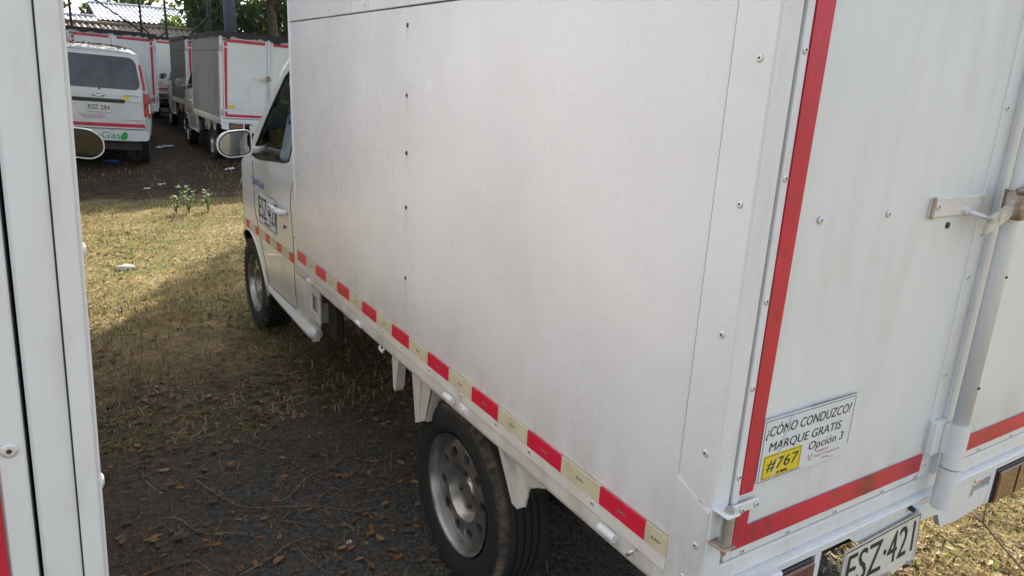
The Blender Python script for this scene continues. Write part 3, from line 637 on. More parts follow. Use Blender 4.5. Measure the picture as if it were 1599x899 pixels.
        for y, z in arch: v += [(X(cabx(y, z)-.004), y, z), (X(cabx(y, z)+.35), y, z)]
        g.add(v, [(2*i, 2*i+1, 2*i+3, 2*i+2) for i in range(len(arch)-1)]); part('arch_liner', g, 'seam', smooth=True)
        g = MB(); g.tube([(X(cabx(y, z)-.001), y, z) for y, z in arch], .008, 6); part('arch_lip', g, 'cab_paint', smooth=True)
        # door seams
        def path_tube(pp, r, name, m_):
            t = MB(); rr2 = []
            for i in range(len(pp)-1):
                for k in range(6): rr2.append((pp[i][0]+(pp[i+1][0]-pp[i][0])*k/6, pp[i][1]+(pp[i+1][1]-pp[i][1])*k/6))
            rr2.append(pp[-1]); t.tube([(X(cabx(y, z)+.0005), y, z) for y, z in rr2], r, 5); part(name, t, m_, smooth=True)
        path_tube([(2.90, 1.72), (2.885, 1.3), (2.90, 1.15), (3.0, 1.03), (3.01, .95), (2.98, .84), (2.97, .74), (2.95, .42), (2.98, .405), (3.56, .385), (3.60, .5), (3.72, .68), (3.82, .80), (3.83, 1.10)], .0028, 'door_seam', 'seam')
        path_tube([(2.985, .805), (2.84, .80), (2.74, .80)], .0025, 'body_crease', 'seam')
        # sill tube
        g = MB(); g.tube([(X(.085), 3.60, .378), (X(.074), 3.52, .365), (X(.070), 3.2, .362), (X(.068), 2.78, .362), (X(.07), 2.68, .368), (X(.085), 2.63, .375)], [.018, .022, .024, .027, .032, .026], 12); part('side_sill', g, 'cab_paint', smooth=True)
        g = MB(); g.prism([(2.635, .335), (2.665, .322), (2.70, .325), (2.735, .36), (2.735, .70), (2.64, .66), (2.61, .40)], 0, X(.066), X(.09)); part('sill_end', g, 'cab_paint')
        g = MB()                                                     # rear lower bracket with a square hole
        for y0, y1, z0, z1 in ((2.49, 2.515, .47, .64), (2.615, 2.69, .47, .66), (2.515, 2.615, .60, .65), (2.515, 2.615, .47, .515)): g.box(X(.045), X(.06), y0, y1, z0, z1, .004)
        part('filler_bracket', g, 'cab_paint')
        g = MB(); g.box(X(.11), X(.16), 2.46, 2.56, .38, .68, .01); part('filler_pipe_cover', g, 'dark_metal')
        # handle, lock, tape, mirror
        g = MB(); g.tube([(X(.055), 3.33, .912), (X(.028), 3.30, .914), (X(.024), 3.18, .916), (X(.028), 3.07, .918), (X(.055), 3.045, .918)], [.012, .016, .016, .018, .014], 10); hd = part('door_handle', g, 'cab_paint', smooth=True)
        g = MB(); g.tube([(X(.062), 3.12, .83), (X(.056), 3.12, .83)], .010, 10); part('door_lock', g, 'black_plastic')
        yy = 4.33; k = 0
        while yy > 2.80:
            w_ = .10 if k % 2 == 0 else .155
            y0 = max(yy-w_, 2.76); t = MB(); n = 5; zc = .672
            v = []
            for i in range(n+1):
                y = yy+(y0-yy)*i/n; z_ = .645+.02*(4.3-y)/1.5; v += [(X(cabx(y, z_)-.002), y, z_), (X(cabx(y, z_+.05)-.002), y, z_+.05)]
            t.add(v, [(2*i, 2*i+1, 2*i+3, 2*i+2) for i in range(n)]); part('cab_reflective_tape', t, 'side_red' if k % 2 == 0 else 'side_cream', smooth=True); yy = y0-.0005; k += 1
        # wing mirror
        g = MB(); oc = []
        cx_, cz_ = -.105, 1.238; hw, hh = .092, .073
        for a in np.linspace(0, 2*math.pi, 36, endpoint=False):
            e = 2.6 if math.cos(a) < 0 else 5.0; c_, s_2 = math.cos(a), math.sin(a)
            ex = math.copysign(abs(c_)**(2/e), c_); ez = math.copysign(abs(s_2)**(2/e), s_2)
            oc.append((ex*hw, ez*hh*(1 if ex > -.4 else 1-.28*(-ex-.4)) + .010*ex))
        rings = [(3.452, .93), (3.446, .98), (3.45, 1.0), (3.475, 1.0), (3.52, .95), (3.55, .78), (3.562, .5), (3.566, .01)]
        g.add([(X(cx_+p[0]*s2), y, cz_+p[1]*s2) for y, s2 in rings for p in oc], [(j*36+i, j*36+(i+1) % 36, (j+1)*36+(i+1) % 36, (j+1)*36+i) for j in range(len(rings)-1) for i in range(36)])
        mr = part('wing_mirror', g, 'cab_paint', smooth=True)
        g = MB(); g.add([(X(cx_+p[0]*.925), 3.4545, cz_+p[1]*.925) for p in oc], [tuple(range(36))]); part('mirror_surround', g, 'black_plastic', mr)
        g = MB(); n_ = 8; g.add([(X(cx_+p[0]*.86*q_), 3.4525-.0015*(1-q_*q_), cz_+p[1]*.86*q_) for q_ in np.linspace(.02, 1, n_) for p in oc], [(j*36+i, j*36+(i+1) % 36, (j+1)*36+(i+1) % 36, (j+1)*36+i) for j in range(n_-1) for i in range(36)]); part('mirror_glass', g, 'mirror_glass', mr, smooth=True)
        g = MB(); g.tube([(X(-.02), 3.52, 1.20), (X(.03), 3.56, 1.195), (X(.075), 3.60, 1.19)], [.022, .02, .024], 10); part('mirror_arm', g, 'cab_paint', mr, smooth=True)
        # headlamp
        hp = [(4.22, .90), (4.30, .78), (4.53, .74), (4.52, .80), (4.46, .90), (4.36, .98)]
        wp, wf = sheet(hp, [], lambda y, z: cabx(y, z)-.012, .05); g = MB(); g.add([(X(p[0]), p[1], p[2]) for p in wp], wf); part('headlamp', g, 'lamp_clear', smooth=True)
        lp_, lf_ = sheet([(2.74, .45), (3.55, .45), (3.75, .70), (3.75, 1.14), (3.0, 1.17), (2.74, 1.17)], [], lambda y, z: cabx(y, z)+.045, .1); g = MB(); g.add([(X(p[0]), p[1], p[2]) for p in lp_], lf_); part('door_lining', g, 'seat')
        g = MB(); g.box(X(.25), X(.72), 2.86, 3.34, .70, .84, .05); g.box(X(.25), X(.72), 2.80, 2.93, .80, 1.42, .05); g.box(X(.36), X(.6), 2.82, 2.90, 1.43, 1.62, .03); part('seat', g, 'seat')
    # strips joining both sides
    def strip(path, name, m_, inset=0, r=.04, lift=0):
        g = MB(); v = []; n = 10
        rs = []
        for i in range(len(path)-1):
            a, b = path[i], path[i+1]; k = max(1, int(math.hypot(b[0]-a[0], b[1]-a[1])/.06)); rs += [(a[0]+(b[0]-a[0])*j/k, a[1]+(b[1]-a[1])*j/k) for j in range(k)]
        rs.append(path[-1])
        for y, z in rs:
            x0 = cabx(y, z)+r+inset; x1 = W-x0
            for i in range(n+1):
                t = i/n; x = x0+(x1-x0)*t; cr = .03*(1-(2*t-1)**2); v.append((x, y+cr*(.9 if z < 1.5 and y > 3.3 else .1)-cr*.0, z+cr*(.6 if z > 1 else .0)+lift))
        g.add(v, [(j*(n+1)+i, j*(n+1)+i+1, (j+1)*(n+1)+i+1, (j+1)*(n+1)+i) for j in range(len(rs)-1) for i in range(n)]); return part(name, g, m_, smooth=True)
    strip(top[:10], 'cab_front', 'cab_paint'); strip(top[9:13], 'windscreen', 'glass'); strip(top[12:], 'cab_roof', 'cab_paint')
    for sd in (0, 1):
        X = (lambda x: x) if sd == 0 else (lambda x: W-x)
        g = MB(); g.tube([(X(cabx(y, z)+.05), y, z+.003) for y, z in top[9:13]], .022, 8); part('windscreen_pillar', g, 'cab_paint', smooth=True)
    g = MB(); g.box(.10, W-.10, 2.715, 2.735, .40, 1.16); g.box(.24, W-.24, 2.715, 2.735, 1.16, 1.72); part('cab_rear_wall', g, 'cab_paint')
    g = MB(); g.box(.10, W-.10, 2.74, 4.0, .40, .44); g.box(.12, W-.12, 3.62, 3.95, .70, 1.08, .05); part('cab_interior', g, 'seat')
    g = MB(); g.lathe_x([(0, .17), (.012, .18), (.024, .17), (.012, .16)], 24, close=True); g.v = [(x*1+.46, 3.55+y*.5, 1.05+z*.85) for x, y, z in [(q[1], q[2]*.5+q[0], q[2]) for q in g.v]]; part('steering_wheel', g, 'black_plastic', smooth=True)
    g = MB(); g.tube([(.5, 4.13, 1.15), (.40, 3.86, 1.345), (.34, 3.66, 1.52)], .008, 6); g.tube([(.27, 3.46, 1.68), (.36, 3.88, 1.335)], .011, 5); part('wiper', g, 'black_plastic')
    g = MB(); g.box(.38, W-.38, 4.578, 4.60, .80, .88, .01); part('grille', g, 'black_plastic')
    g = MB(); g.box(.32, W-.32, 4.585, 4.61, .40, .55, .01); part('bumper_grille', g, 'black_plastic')
    # name and number on the left door
    def on_door(q, off):
        q.v = [(cabx(p[1], p[2])-off, p[1], p[2]) for p in q.v]; return q
    q = MB(); text_left(q, 'CHANGAN', 3.875, .958, .31, .046, 0); part('door_name', on_door(q, .003), 'ink_blue')
    p_, f_ = sheet([(3.715, .745), (3.30, .745), (3.30, .945), (3.715, .945)], [], lambda y, z: cabx(y, z)-.002, .04); q = MB(); q.add(p_, f_); dp = part('door_number_plate', q, 'sticker_white')
    q = MB(); text_left(q, 'ESZ·421', 3.695, .785, .375, .125, CX-.0060)
    for y0, y1, z0, z1 in ((3.71, 3.305, .938, .942), (3.71, 3.305, .748, .752), (3.71, 3.704, .75, .94), (3.311, 3.305, .75, .94), (3.58, 3.44, .762, .772)): q.add([(CX-.006, y0, z0), (CX-.006, y1, z0), (CX-.006, y1, z1), (CX-.006, y0, z1)], [(0, 1, 2, 3)])
    part('lettering', on_door(q, .0035), 'ink', dp)
    # paper notice behind the left window
    q = MB(); q.add([(.105, 3.34, 1.17), (.105, 3.06, 1.17), (.175, 3.06, 1.58), (.175, 3.24, 1.58)], [(0, 1, 2, 3)]); q.add([(.107, 3.34, 1.17), (.107, 3.06, 1.17), (.177, 3.06, 1.58), (.177, 3.24, 1.58)], [(3, 2, 1, 0)]); pn = part('paper_notice', q, 'paper')
    q = MB(); v, f = text_geo('67', .17, .13); q.add([(.105+.1707*(1.36+p[1]-1.17)-.002, 3.27-p[0], 1.36+p[1]) for p in v], f); part('notice_lettering', q, 'ink_blue', pn)
    return T
def text_block(mb, x, y, z):
    # the tiny dark certification mark of the tape: too small to read in the photograph
    for k, (dy, w, h) in enumerate(((-.012, .005, .009), (-.004, .007, .006), (.005, .004, .009), (.011, .004, .005))):
        mb.add([(x, y-dy, z-h/2), (x, y-dy-w, z-h/2+.001), (x, y-dy-w, z+h/2), (x, y-dy, z+h/2-.001)], [(0, 1, 2, 3)])
truck = make_truck()
tag(truck, 'large white box truck in front, red and cream tape along its side', 'truck', 'white box trucks')

def place(o, corner, loc, yaw, tilt):
    # local corner point (x, 0) put at loc on the ground, turned by yaw (clockwise) and tilted sideways
    Rm = Matrix.Rotation(-yaw, 4, 'Z') @ Matrix.Rotation(tilt, 4, 'Y')
    p = Rm @ Vector((corner[0], corner[1], corner[2])); o.rotation_euler = Rm.to_euler(); o.location = Vector(loc)-p
lt = copy_tree(truck, skip=('lettering', 'door_name', 'door_number_plate', 'door_sticker', 'plate_town_name', 'tape_mark'))
place(lt, (W+.003, 0, 1.49), (-.931, -.075, 1.505), R(.15), R(1.9)); lt['label'] = 'white box truck cut off by the left edge, only its rear corner post close up'
for c in lt.children:                                              # dark reflection painted into its mirror colour
    if c.name.split('.')[0] == 'wing_mirror':
        for g in c.children:
            if g.name.split('.')[0] == 'mirror_glass': g.data = g.data.copy(); g.data.materials[0] = MATS['mirror_dark']
for w in [c for c in lt.children if c.name.startswith('wheel') and abs(c.location.y-4) < .1]: w.rotation_euler.z += R(24)
SMALL = ('rivet', 'lettering', 'door_name', 'door_number_plate', 'tape_mark', 'plate_town_name', 'small_print', 'number_lettering', 'rope_hook', 'tie_ring', 'lamp_socket', 'paper_notice', 'screw', 'pin', 'scratch', 'wheel_nut')
TR = []
for loc, yaw, tilt, label in (
        ((1.36, 12.0, .02), 0, R(2.2), 'white box truck in the background with clean rear doors, behind the wing mirror'),
        ((1.55, 16.6, .05), R(1), R(1.5), 'white box truck parked beyond the background truck, only its left rear edge showing'),
        ((-.62, 16.2, .08), R(-1), R(2.0), 'white box truck behind the silver van, its top showing over the van roof'),
        ((1.34, 20.9, .12), R(1), R(1.5), 'farthest white box truck, in the dark gap right of the van')):
    t = copy_tree(truck, skip=SMALL+('reflective_tape',)); pm = 'shade_panel' if loc[1] < 13 else 'deep_shade_panel'
    for c in t.children:                                           # shade on their sides painted in as darker grey
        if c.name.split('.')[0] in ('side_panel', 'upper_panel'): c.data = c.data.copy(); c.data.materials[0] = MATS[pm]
    place(t, (0, 0, 0), loc, yaw, tilt); t['label'] = label; TR.append(t)

# dark tarps lying over the background truck roofs, fringe hanging down
def roof_tarp(t, label, seed, w0=-.01, w1=W+.01):
    rnd = random.Random(seed); mb = MB()
    nx, ny = 10, 16; top_ = lambda x, y: ZT+.026+.012*noise.noise((x*3, y*3, seed))
    v = [(w0+(w1-w0)*i/nx, -.012+(LB+.02)*j/ny, 0) for j in range(ny+1) for i in range(nx+1)]; v = [(x, y, top_(x, y)) for x, y, _ in v]
    mb.add(v, [(j*(nx+1)+i, j*(nx+1)+i+1, (j+1)*(nx+1)+i+1, (j+1)*(nx+1)+i) for j in range(ny) for i in range(nx)])
    def hang(path, out):
        k = len(path); vs = [(p[0], p[1], top_(p[0], p[1])) for p in path]; lo = []
        for p in path: d = .035+.07*max(0, noise.noise((p[0]*5, p[1]*5, seed+3)))+rnd.random()*.03; lo.append((p[0]+out[0], p[1]+out[1], ZT-d))
        mb.add(vs+lo, [(i, i+1, k+i+1, k+i) for i in range(k-1)])
    hang([(w0, -.012+(LB+.02)*j/60) for j in range(61)] and [(w0, -.012+(LB+.02)*j/60) for j in range(61)], (-.012, 0)); hang([(w1, -.012+(LB+.02)*j/60) for j in range(61)], (.012, 0))
    hang([(w0+(w1-w0)*i/40, -.012) for i in range(41)], (0, -.012))
    o = mb.obj('roof_tarp', 'tarp', smooth=True); o.matrix_world = Matrix.Translation(t.location) @ t.rotation_euler.to_matrix().to_4x4(); tag(o, label, 'tarp', 'dark tarps on truck roofs'); return o
for t, lab in zip(TR, ('dark tarp with ragged hanging edge on the roof of the truck behind the wing mirror', 'dark tarp on the roof of the truck beyond the background truck', 'dark tarp on the roof of the truck behind the van', 'dark tarp on the roof of the farthest truck')):
    roof_tarp(t, lab, len(lab))

# ------------------------------------------------------------------ silver minivan
def make_van():
    T = empty('minivan'); hw = .775
    def part(name, mb, m_, parent=None, **k): return mb.obj(name, m_, parent or T, **k)
    def section(y):
        # half outline (x, z) from the bottom centre to the roof centre
        f_ = 1 if y > .25 else .93+.07*math.sin(min(1, y/.25)*math.pi/2)
        h = 1.85
        if y > 2.75: h = 1.85-.10*((y-2.75)/.3) if y < 3.05 else max(.95, 1.75-.85*(y-3.05)/.65)
        if y < .3: h = 1.80+.05*y/.3
        b = .40
        pts = [(0, b), (.55, b), (.70, b+.03), (.765, b+.12), (.775, .70), (.772, .98), (.760, 1.12), (.735, min(1.30, h-.25)), (.700, min(1.50, h-.17)), (.655, min(1.68, h-.09)), (.60, min(1.76, h-.05)), (.50, h-.025), (.3, h-.006), (0, h)]
        return [(x*f_, z) for x, z in pts]
    def yoff(x, z, y):
        # rear face leans forward with height and is rounded in plan
        return y+(.10*max(0, (z-1.1)/.7)**1.3 + .09*(abs(x)/hw)**4)*max(0, 1-y/.9)
    ys = [0, .03, .08, .16, .3, .6, 1.0, 1.6, 2.3, 2.75, 3.05, 3.25, 3.45, 3.7, 3.85]
    mb = MB(); v = []
    for y in ys:
        s = section(y); full = s+[(-x, z) for x, z in s[-2:0:-1]]; n = len(full); v += [(x, yoff(x, z, y), z) for x, z in full]
    f = [(j*n+i, j*n+(i+1) % n, (j+1)*n+(i+1) % n, (j+1)*n+i) for j in range(len(ys)-1) for i in range(n)]
    s = section(0); rows = []
    mb.add(v, f); h_ = len(s); mb.add([], [])
    base = 0
    rear = [(i, i+1, n-i-1, n-i) for i in range(1, h_-2)]
    mb.f += [(0, 1, n-1)]+rear+[(h_-2, h_-1, h_)]
    o = (len(ys)-1)*n; mb.f += [(o, o+1, o+n-1)]+[(o+i, o+i+1, o+n-i-1, o+n-i) for i in range(1, h_-2)]+[(o+h_-2, o+h_-1, o+h_)]
    body = part('body', mb, 'van_paint', smooth=True)
    def ry(x, z, off): return yoff(x, z, 0)-off-.0
    def face(poly, name, m_, off=.006, parent=None, step=.06, hole=()):
        p, f2 = sheet(poly, list(hole), lambda a, b: 0, step)
        q = MB(); q.add([(y, ry(y, z, off), z) for _, y, z in p], f2); q.add([(y, ry(y, z, off)+.02, z) for _, y, z in p], [t[::-1] for t in f2]); return part(name, q, m_, parent, smooth=True)
    def rnd_poly(x0, x1, z0, z1, r, tx=0):
        pts = []
        for cx_, cz_, a0 in ((x1-r, z1-r, 0), (x0+r, z1-r, 90), (x0+r, z0+r, 180), (x1-r, z0+r, 270)):
            for k in range(5):
                a = R(a0+k*22.5); z = cz_+r*math.sin(a); x = cx_+r*math.cos(a); x += (-tx if x > 0 else tx)*(z-z0)/(z1-z0); pts.append((x, z))
        return pts
    tg = rnd_poly(-.67, .67, .60, 1.76, .08, .08); fr = rnd_poly(-.675, .675, .595, 1.765, .085, .08)
    face(fr, 'tailgate_gap', 'seam', .003); face(tg, 'tailgate', 'van_paint', .010)
    face(rnd_poly(-.60, .60, 1.21, 1.70, .10, .07), 'rear_window', 'van_glass', .016)
    face(rnd_poly(-.70, .70, .415, .585, .06, 0), 'rear_bumper', 'van_paint', .03)
    for s_ in (-1, 1):
        lamp = [(s_*.685, 1.16), (s_*.70, .80), (s_*.735, .78), (s_*.750, .82), (s_*.742, 1.02), (s_*.715, 1.17)]
        lm = face([(x, z) for x, z in lamp], 'tail_lamp', 'lamp_red', .022); 
        face([(s_*.700, 1.0), (s_*.706, .86), (s_*.735, .86), (s_*.73, 1.0)], 'lamp_lens', 'lamp_clear', .026, lm)
        q = lambda pts, nm='red_stripe': face([(s_*x, z) for x, z in pts], nm, 'red_tape', .014)
        q([(.625, 1.18), (.672, 1.16), (.674, .80), (.630, .80)]); q([(.575, 1.60), (.615, 1.60), (.668, 1.22), (.632, 1.22)])
    face([(-.66, .625), (.64, .625), (.64, .68), (-.66, .68)], 'red_stripe', 'red_tape', .0125)
    q = MB(); q.box(-.36, .36, -.035, .01, 1.0, 1.055, .012); part('trim_bar', q, 'black_plastic')
    q = MB(); q.tube([(.02, -.02, 1.19), (.0, .005, 1.23), (-.36, .02, 1.27)], .010, 6); part('rear_wiper', q, 'black_plastic')
    q = MB(); q.box(-.165, .165, -.028, .0, .845, .985, .004); pl = part('license_plate', q, 'plate_white')
    q = MB(); text_rear(q, 'ESZ·284', -.145, .880, .29, .075, -.0285); part('lettering', q, 'ink', pl)
    q = MB(); q.lathe_x([(0, .001), (.004, .03), (.004, .048), (0, .052)], 20); q.v = [(z*1.75, -.018-x*2, y*.62+1.11) for x, y, z in q.v]; part('emblem', q, 'galvanised', smooth=True)
    q = MB(); q.add([(.31, -.020, 1.04), (.59, -.020, 1.02), (.59, -.012, 1.15), (.31, -.012, 1.17)], [(0, 1, 2, 3)]); st = part('door_sticker', q, 'sticker_white')
    q = MB(); q.add([(.33, -.0215, 1.048), (.43, -.0215, 1.042), (.43, -.018, 1.10), (.33, -.018, 1.105)], [(0, 1, 2, 3)]); part('number_box', q, 'sticker_yellow', st)
    q = MB()
    for z in (1.125, 1.108): q.add([(.34, -.0185, z), (.56, -.0185, z-.012), (.56, -.0185, z-.006), (.34, -.0185, z+.006)], [(0, 1, 2, 3)])
    part('sticker_print', q, 'tape_mark', st)
    q = MB()
    for z0, x0, x1 in ((.80, -.28, .05), (.775, -.25, .09), (.75, -.22, .02)):
        x = x0
        while x < x1: w_ = random.uniform(.012, .04); q.add([(x, -.0145, z0-.006), (x+w_, -.0145, z0-.006), (x+w_, -.0145, z0+.006), (x, -.0145, z0+.006)], [(0, 1, 2, 3)]); x += w_+.008
    part('small_print', q, 'ink_red')
    q = MB(); q.box(.36, .63, -.022, -.012, .74, .757, .003); part('name_badge', q, 'galvanised')
    q = MB(); text_rear(q, 'oGas', -.10, .445, .37, .10, -.0335, .1); part('gas_lettering', q, 'ink_green')
    leaf = [(.33+.05*math.cos(a)*(1-.25*math.sin(a)), .49+.065*math.sin(a)) for a in np.linspace(0, 2*math.pi, 16, endpoint=False)]
    q = MB(); q.add([(x+.25*(z-.49), -.0337, z) for x, z in leaf], [tuple(range(16))]); part('leaf_emblem', q, 'ink_green')
    for s_ in (-1, 1):
        w = [(.55, 1.22), (1.3, 1.22), (1.3, 1.62), (.60, 1.62)]
        for w in ([(.55, 1.24), (1.25, 1.24), (1.25, 1.62), (.60, 1.62)], [(1.35, 1.24), (2.1, 1.24), (2.1, 1.62), (1.35, 1.62)], [(2.2, 1.24), (3.0, 1.24), (2.75, 1.62), (2.2, 1.62)]):
            p, f2 = sheet(w, [], lambda y, z: 0, .08)
            def sx_(z): return np.interp(z, [.98, 1.12, 1.30, 1.50, 1.68], [.772, .760, .735, .700, .655])+.006
            q = MB(); q.add([(s_*sx_(z), y, z) for _, y, z in p], f2); part('side_window', q, 'van_glass')
        q = MB(); q.tube([(s_*.78, 2.95, 1.2), (s_*.86, 2.93, 1.22)], .02, 8); q.box(s_*.84, s_*.98, 2.88, 2.98, 1.13, 1.29, .03); part('wing_mirror', q, 'van_paint')
    for x, y, rr_ in ((-.745, .72, 0), (.745, .72, 1), (-.745, 3.15, 0), (.745, 3.15, 1)): wheel(T, (x, y, .30), bool(rr_))
    q = MB(); q.box(-.6, .6, .2, 3.6, .25, .37); part('underbody', q, 'dark_metal')
    return T
van = make_van(); Rm = Matrix.Rotation(R(2.6), 4, 'Y'); van.rotation_euler = Rm.to_euler(); van.location = Vector((-.31, 12.5, .9))-Rm @ Vector((0, 0, .9)); 
tag(van, 'silver minivan with dark rear window and plate ESZ·284', 'van')

# ------------------------------------------------------------------ fence, pole, houses
def fence():
    T = empty('chain_link_fence', (0, 24.2, 0)); Y = 0
    k = 24.2/19.5*1.0
    def fx(x): return CAM.x+(x-CAM.x)*(24.2-CAM.y)/(19.5-CAM.y)
    xs = [fx(-1.6), fx(-.35), fx(1.09), fx(1.635), fx(2.6), fx(2.66), fx(4.6)]
    for x in xs:
        q = MB(); q.tube([(x, 0, -.1), (x, 0, 4.1)], .035, 10); q.obj('post', 'post_black', T, smooth=True)
    for a, b, z0, z1 in ((.1, 1.09, 3.3, 2.45), (1.09, 1.38, 2.6, 2.25), (1.38, 1.635, 2.25, 2.5), (2.6, 1.95, 3.0, 2.2), (-.9, -.3, 2.6, 3.1)):
        q = MB(); q.tube([(fx(a), 0, z0), (fx(b), 0, z1)], .025, 8); q.obj('brace', 'post_black', T, smooth=True)
    q = MB(); q.tube([(xs[0], 0, 2.25), (xs[-1], 0, 2.25)], .022, 8); q.obj('rail', 'post_black', T, smooth=True)
    q = MB(); X0, X1, Z1 = xs[0], xs[-1], 4.0; w = X1-X0; st = .11; n = int((w+Z1)/st)
    for i in range(n):
        for sgn in (1, -1):
            u0 = i*st-Z1 if sgn > 0 else i*st
            pts = []
            a = (u0, 0); b = (u0+sgn*Z1, Z1)
            lo, hi = 0., 1.
            for t_lim in (0, w):
                pass
            def cl(t): return u0+sgn*Z1*t
            ts = sorted([(0-u0)/(sgn*Z1), (w-u0)/(sgn*Z1)]); lo = max(0, ts[0]); hi = min(1, ts[1])
            if hi-lo < .02: continue
            q.tube([(X0+cl(lo), .01*sgn, Z1*lo), (X0+cl(hi), .01*sgn, Z1*hi)], .0045, 3, cap=False)
    o = q.obj('wire_mesh', 'post_black', T); o['kind'] = 'stuff'
    tag(T, 'tall black chain-link fence behind the parked trucks', 'fence')
fence()
def pole():
    T = empty('utility_pole', (4.35, 25.6, 0)); q = MB(); q.tube([(0, 0, -.1), (0, 0, 4), (0, 0, 8)], [.21, .195, .17], 16); q.obj('shaft', 'pole_grey', T, smooth=True)
    q = MB(); q.box(-.5, .5, -.05, .05, 7.2, 7.3); q.obj('crossarm', 'pole_grey', T); tag(T, 'thick blue-grey pole rising behind the trucks', 'pole')
pole()
def corrugated(name, x0, x1, y0, y1, z0, z1, m_, parent, pitch=.18, amp=.03):
    nx = int((x1-x0)/pitch*6); mb = MB(); v = []
    for j, (y, z) in enumerate(((y0, z0), (y1, z1))):
        for i in range(nx+1): v.append((x0+(x1-x0)*i/nx, y, z+amp*math.sin(i*2*math.pi/6)))
    mb.add(v, [(i, i+1, nx+2+i, nx+1+i) for i in range(nx)]); mb.add([(p[0], p[1], p[2]-.012) for p in v], [(nx+1+i, nx+2+i, i+1, i) for i in range(nx)]); return mb.obj(name, m_, parent, smooth=True)
def house(name, x0, x1, y0, y1, ze, zr, wallm, roofm, label, wins=()):
    T = empty(name, (0, 0, 0)); ym = (y0+y1)/2
    q = MB(); q.box(x0+.3, x1-.3, y0+.3, y1-.3, 0, ze); q.add([(x0+.3, y0+.3, ze), (x0+.3, y1-.3, ze), (x0+.3, ym, zr-.1)], [(0, 1, 2)]); q.add([(x1-.3, y0+.3, ze), (x1-.3, y1-.3, ze), (x1-.3, ym, zr-.1)], [(2, 1, 0)]); q.obj('wall', wallm, T)
    corrugated('roof', x0, x1, y0, ym, ze, zr, roofm, T); corrugated('roof', x0, x1, y1, ym, ze, zr, roofm, T)
    q = MB(); q.tube([(x0, ym, zr+.03), (x1, ym, zr+.03)], .07, 8); q.obj('ridge_cap', roofm, T)
    q = MB(); q.box(x0, x1, y0-.03, y0, ze-.22, ze-.04); q.obj('fascia', 'wall_brown', T)
    for a, b, c, d in wins:
        q = MB(); q.box(a, b, y0+.26, y0+.32, c, d); w = q.obj('window', 'wall_pale', T); q = MB(); q.box(a+.06, b-.06, y0+.25, y0+.30, c+.06, d-.06); q.obj('pane', 'van_glass', w)
    tag(T, label, 'house')
house('house', .9, 5.6, 33, 43, 3.1, 3.95, 'wall_brown', 'zinc', 'brown-walled house with a pale metal roof behind the fence', ((2.2, 3.2, 1.4, 2.4), (4.6, 5.6, 1.4, 2.4)))
house('shed', -6.5, .85, 30, 35, 2.8, 3.12, 'wall_brown', 'zinc', 'low shed with a bright corrugated roof at far left', ((-1, 0, 1.2, 2.0),))
house('shed', -2.0, 3.6, 26.6, 29.5, 2.4, 2.72, 'wall_brown', 'roof_old', 'low shed with an old brown roof behind the fence', ((1.2, 2.0, 1.1, 1.9),))
house('shed', 4.2, 8.6, 27.5, 30.5, 2.35, 2.75, 'wall_pale', 'roof_old', 'pale walled shed right of the thick pole', ((4.9, 5.7, 1.2, 2.0),))

# ------------------------------------------------------------------ trees
def leaf_cloud(centres, n, size, rnd):
    # numpy cloud of folded leaf quads round clump centres (c, radius)
    C_ = np.array([c[0] for c in centres]); Rr = np.array([c[1] for c in centres]); idx = rnd.choice(len(C_), n, p=Rr**2/np.sum(Rr**2))
    d = rnd.normal(size=(n, 3)); d /= np.linalg.norm(d, axis=1)[:, None]; rad = rnd.random(n)**.45
    pos = C_[idx]+d*(Rr[idx]*rad)[:, None]*np.array([1, 1, .75])
    a = rnd.normal(size=(n, 3)); a[:, 2] -= .4; a /= np.linalg.norm(a, axis=1)[:, None]
    b = np.cross(a, rnd.normal(size=(n, 3))); b /= np.linalg.norm(b, axis=1)[:, None]
    s = size*(.6+.8*rnd.random(n))[:, None]
    v = np.stack([pos-a*s, pos+b*s*.45, pos+a*s, pos-b*s*.45], 1).reshape(-1, 3)
    return v, np.arange(n*4).reshape(-1, 4)
def np_mesh(name, v, f, mats, parent=None, mi=None, smooth=False):
    me = bpy.data.meshes.new(name); k = f.shape[1]
    me.vertices.add(len(v)); me.vertices.foreach_set('co', np.asarray(v, dtype=np.float32).ravel())
    me.loops.add(f.size); me.loops.foreach_set('vertex_index', f.astype(np.int32).ravel())
    me.polygons.add(len(f)); me.polygons.foreach_set('loop_start', (np.arange(len(f))*k).astype(np.int32))
    for m_ in mats: me.materials.append(MATS[m_])
    if mi is not None: me.polygons.foreach_set('material_index', mi.astype(np.int32))
    me.update(calc_edges=True); o = bpy.data.objects.new(name, me); COL.objects.link(o)
    if parent: o.parent = parent
    return o
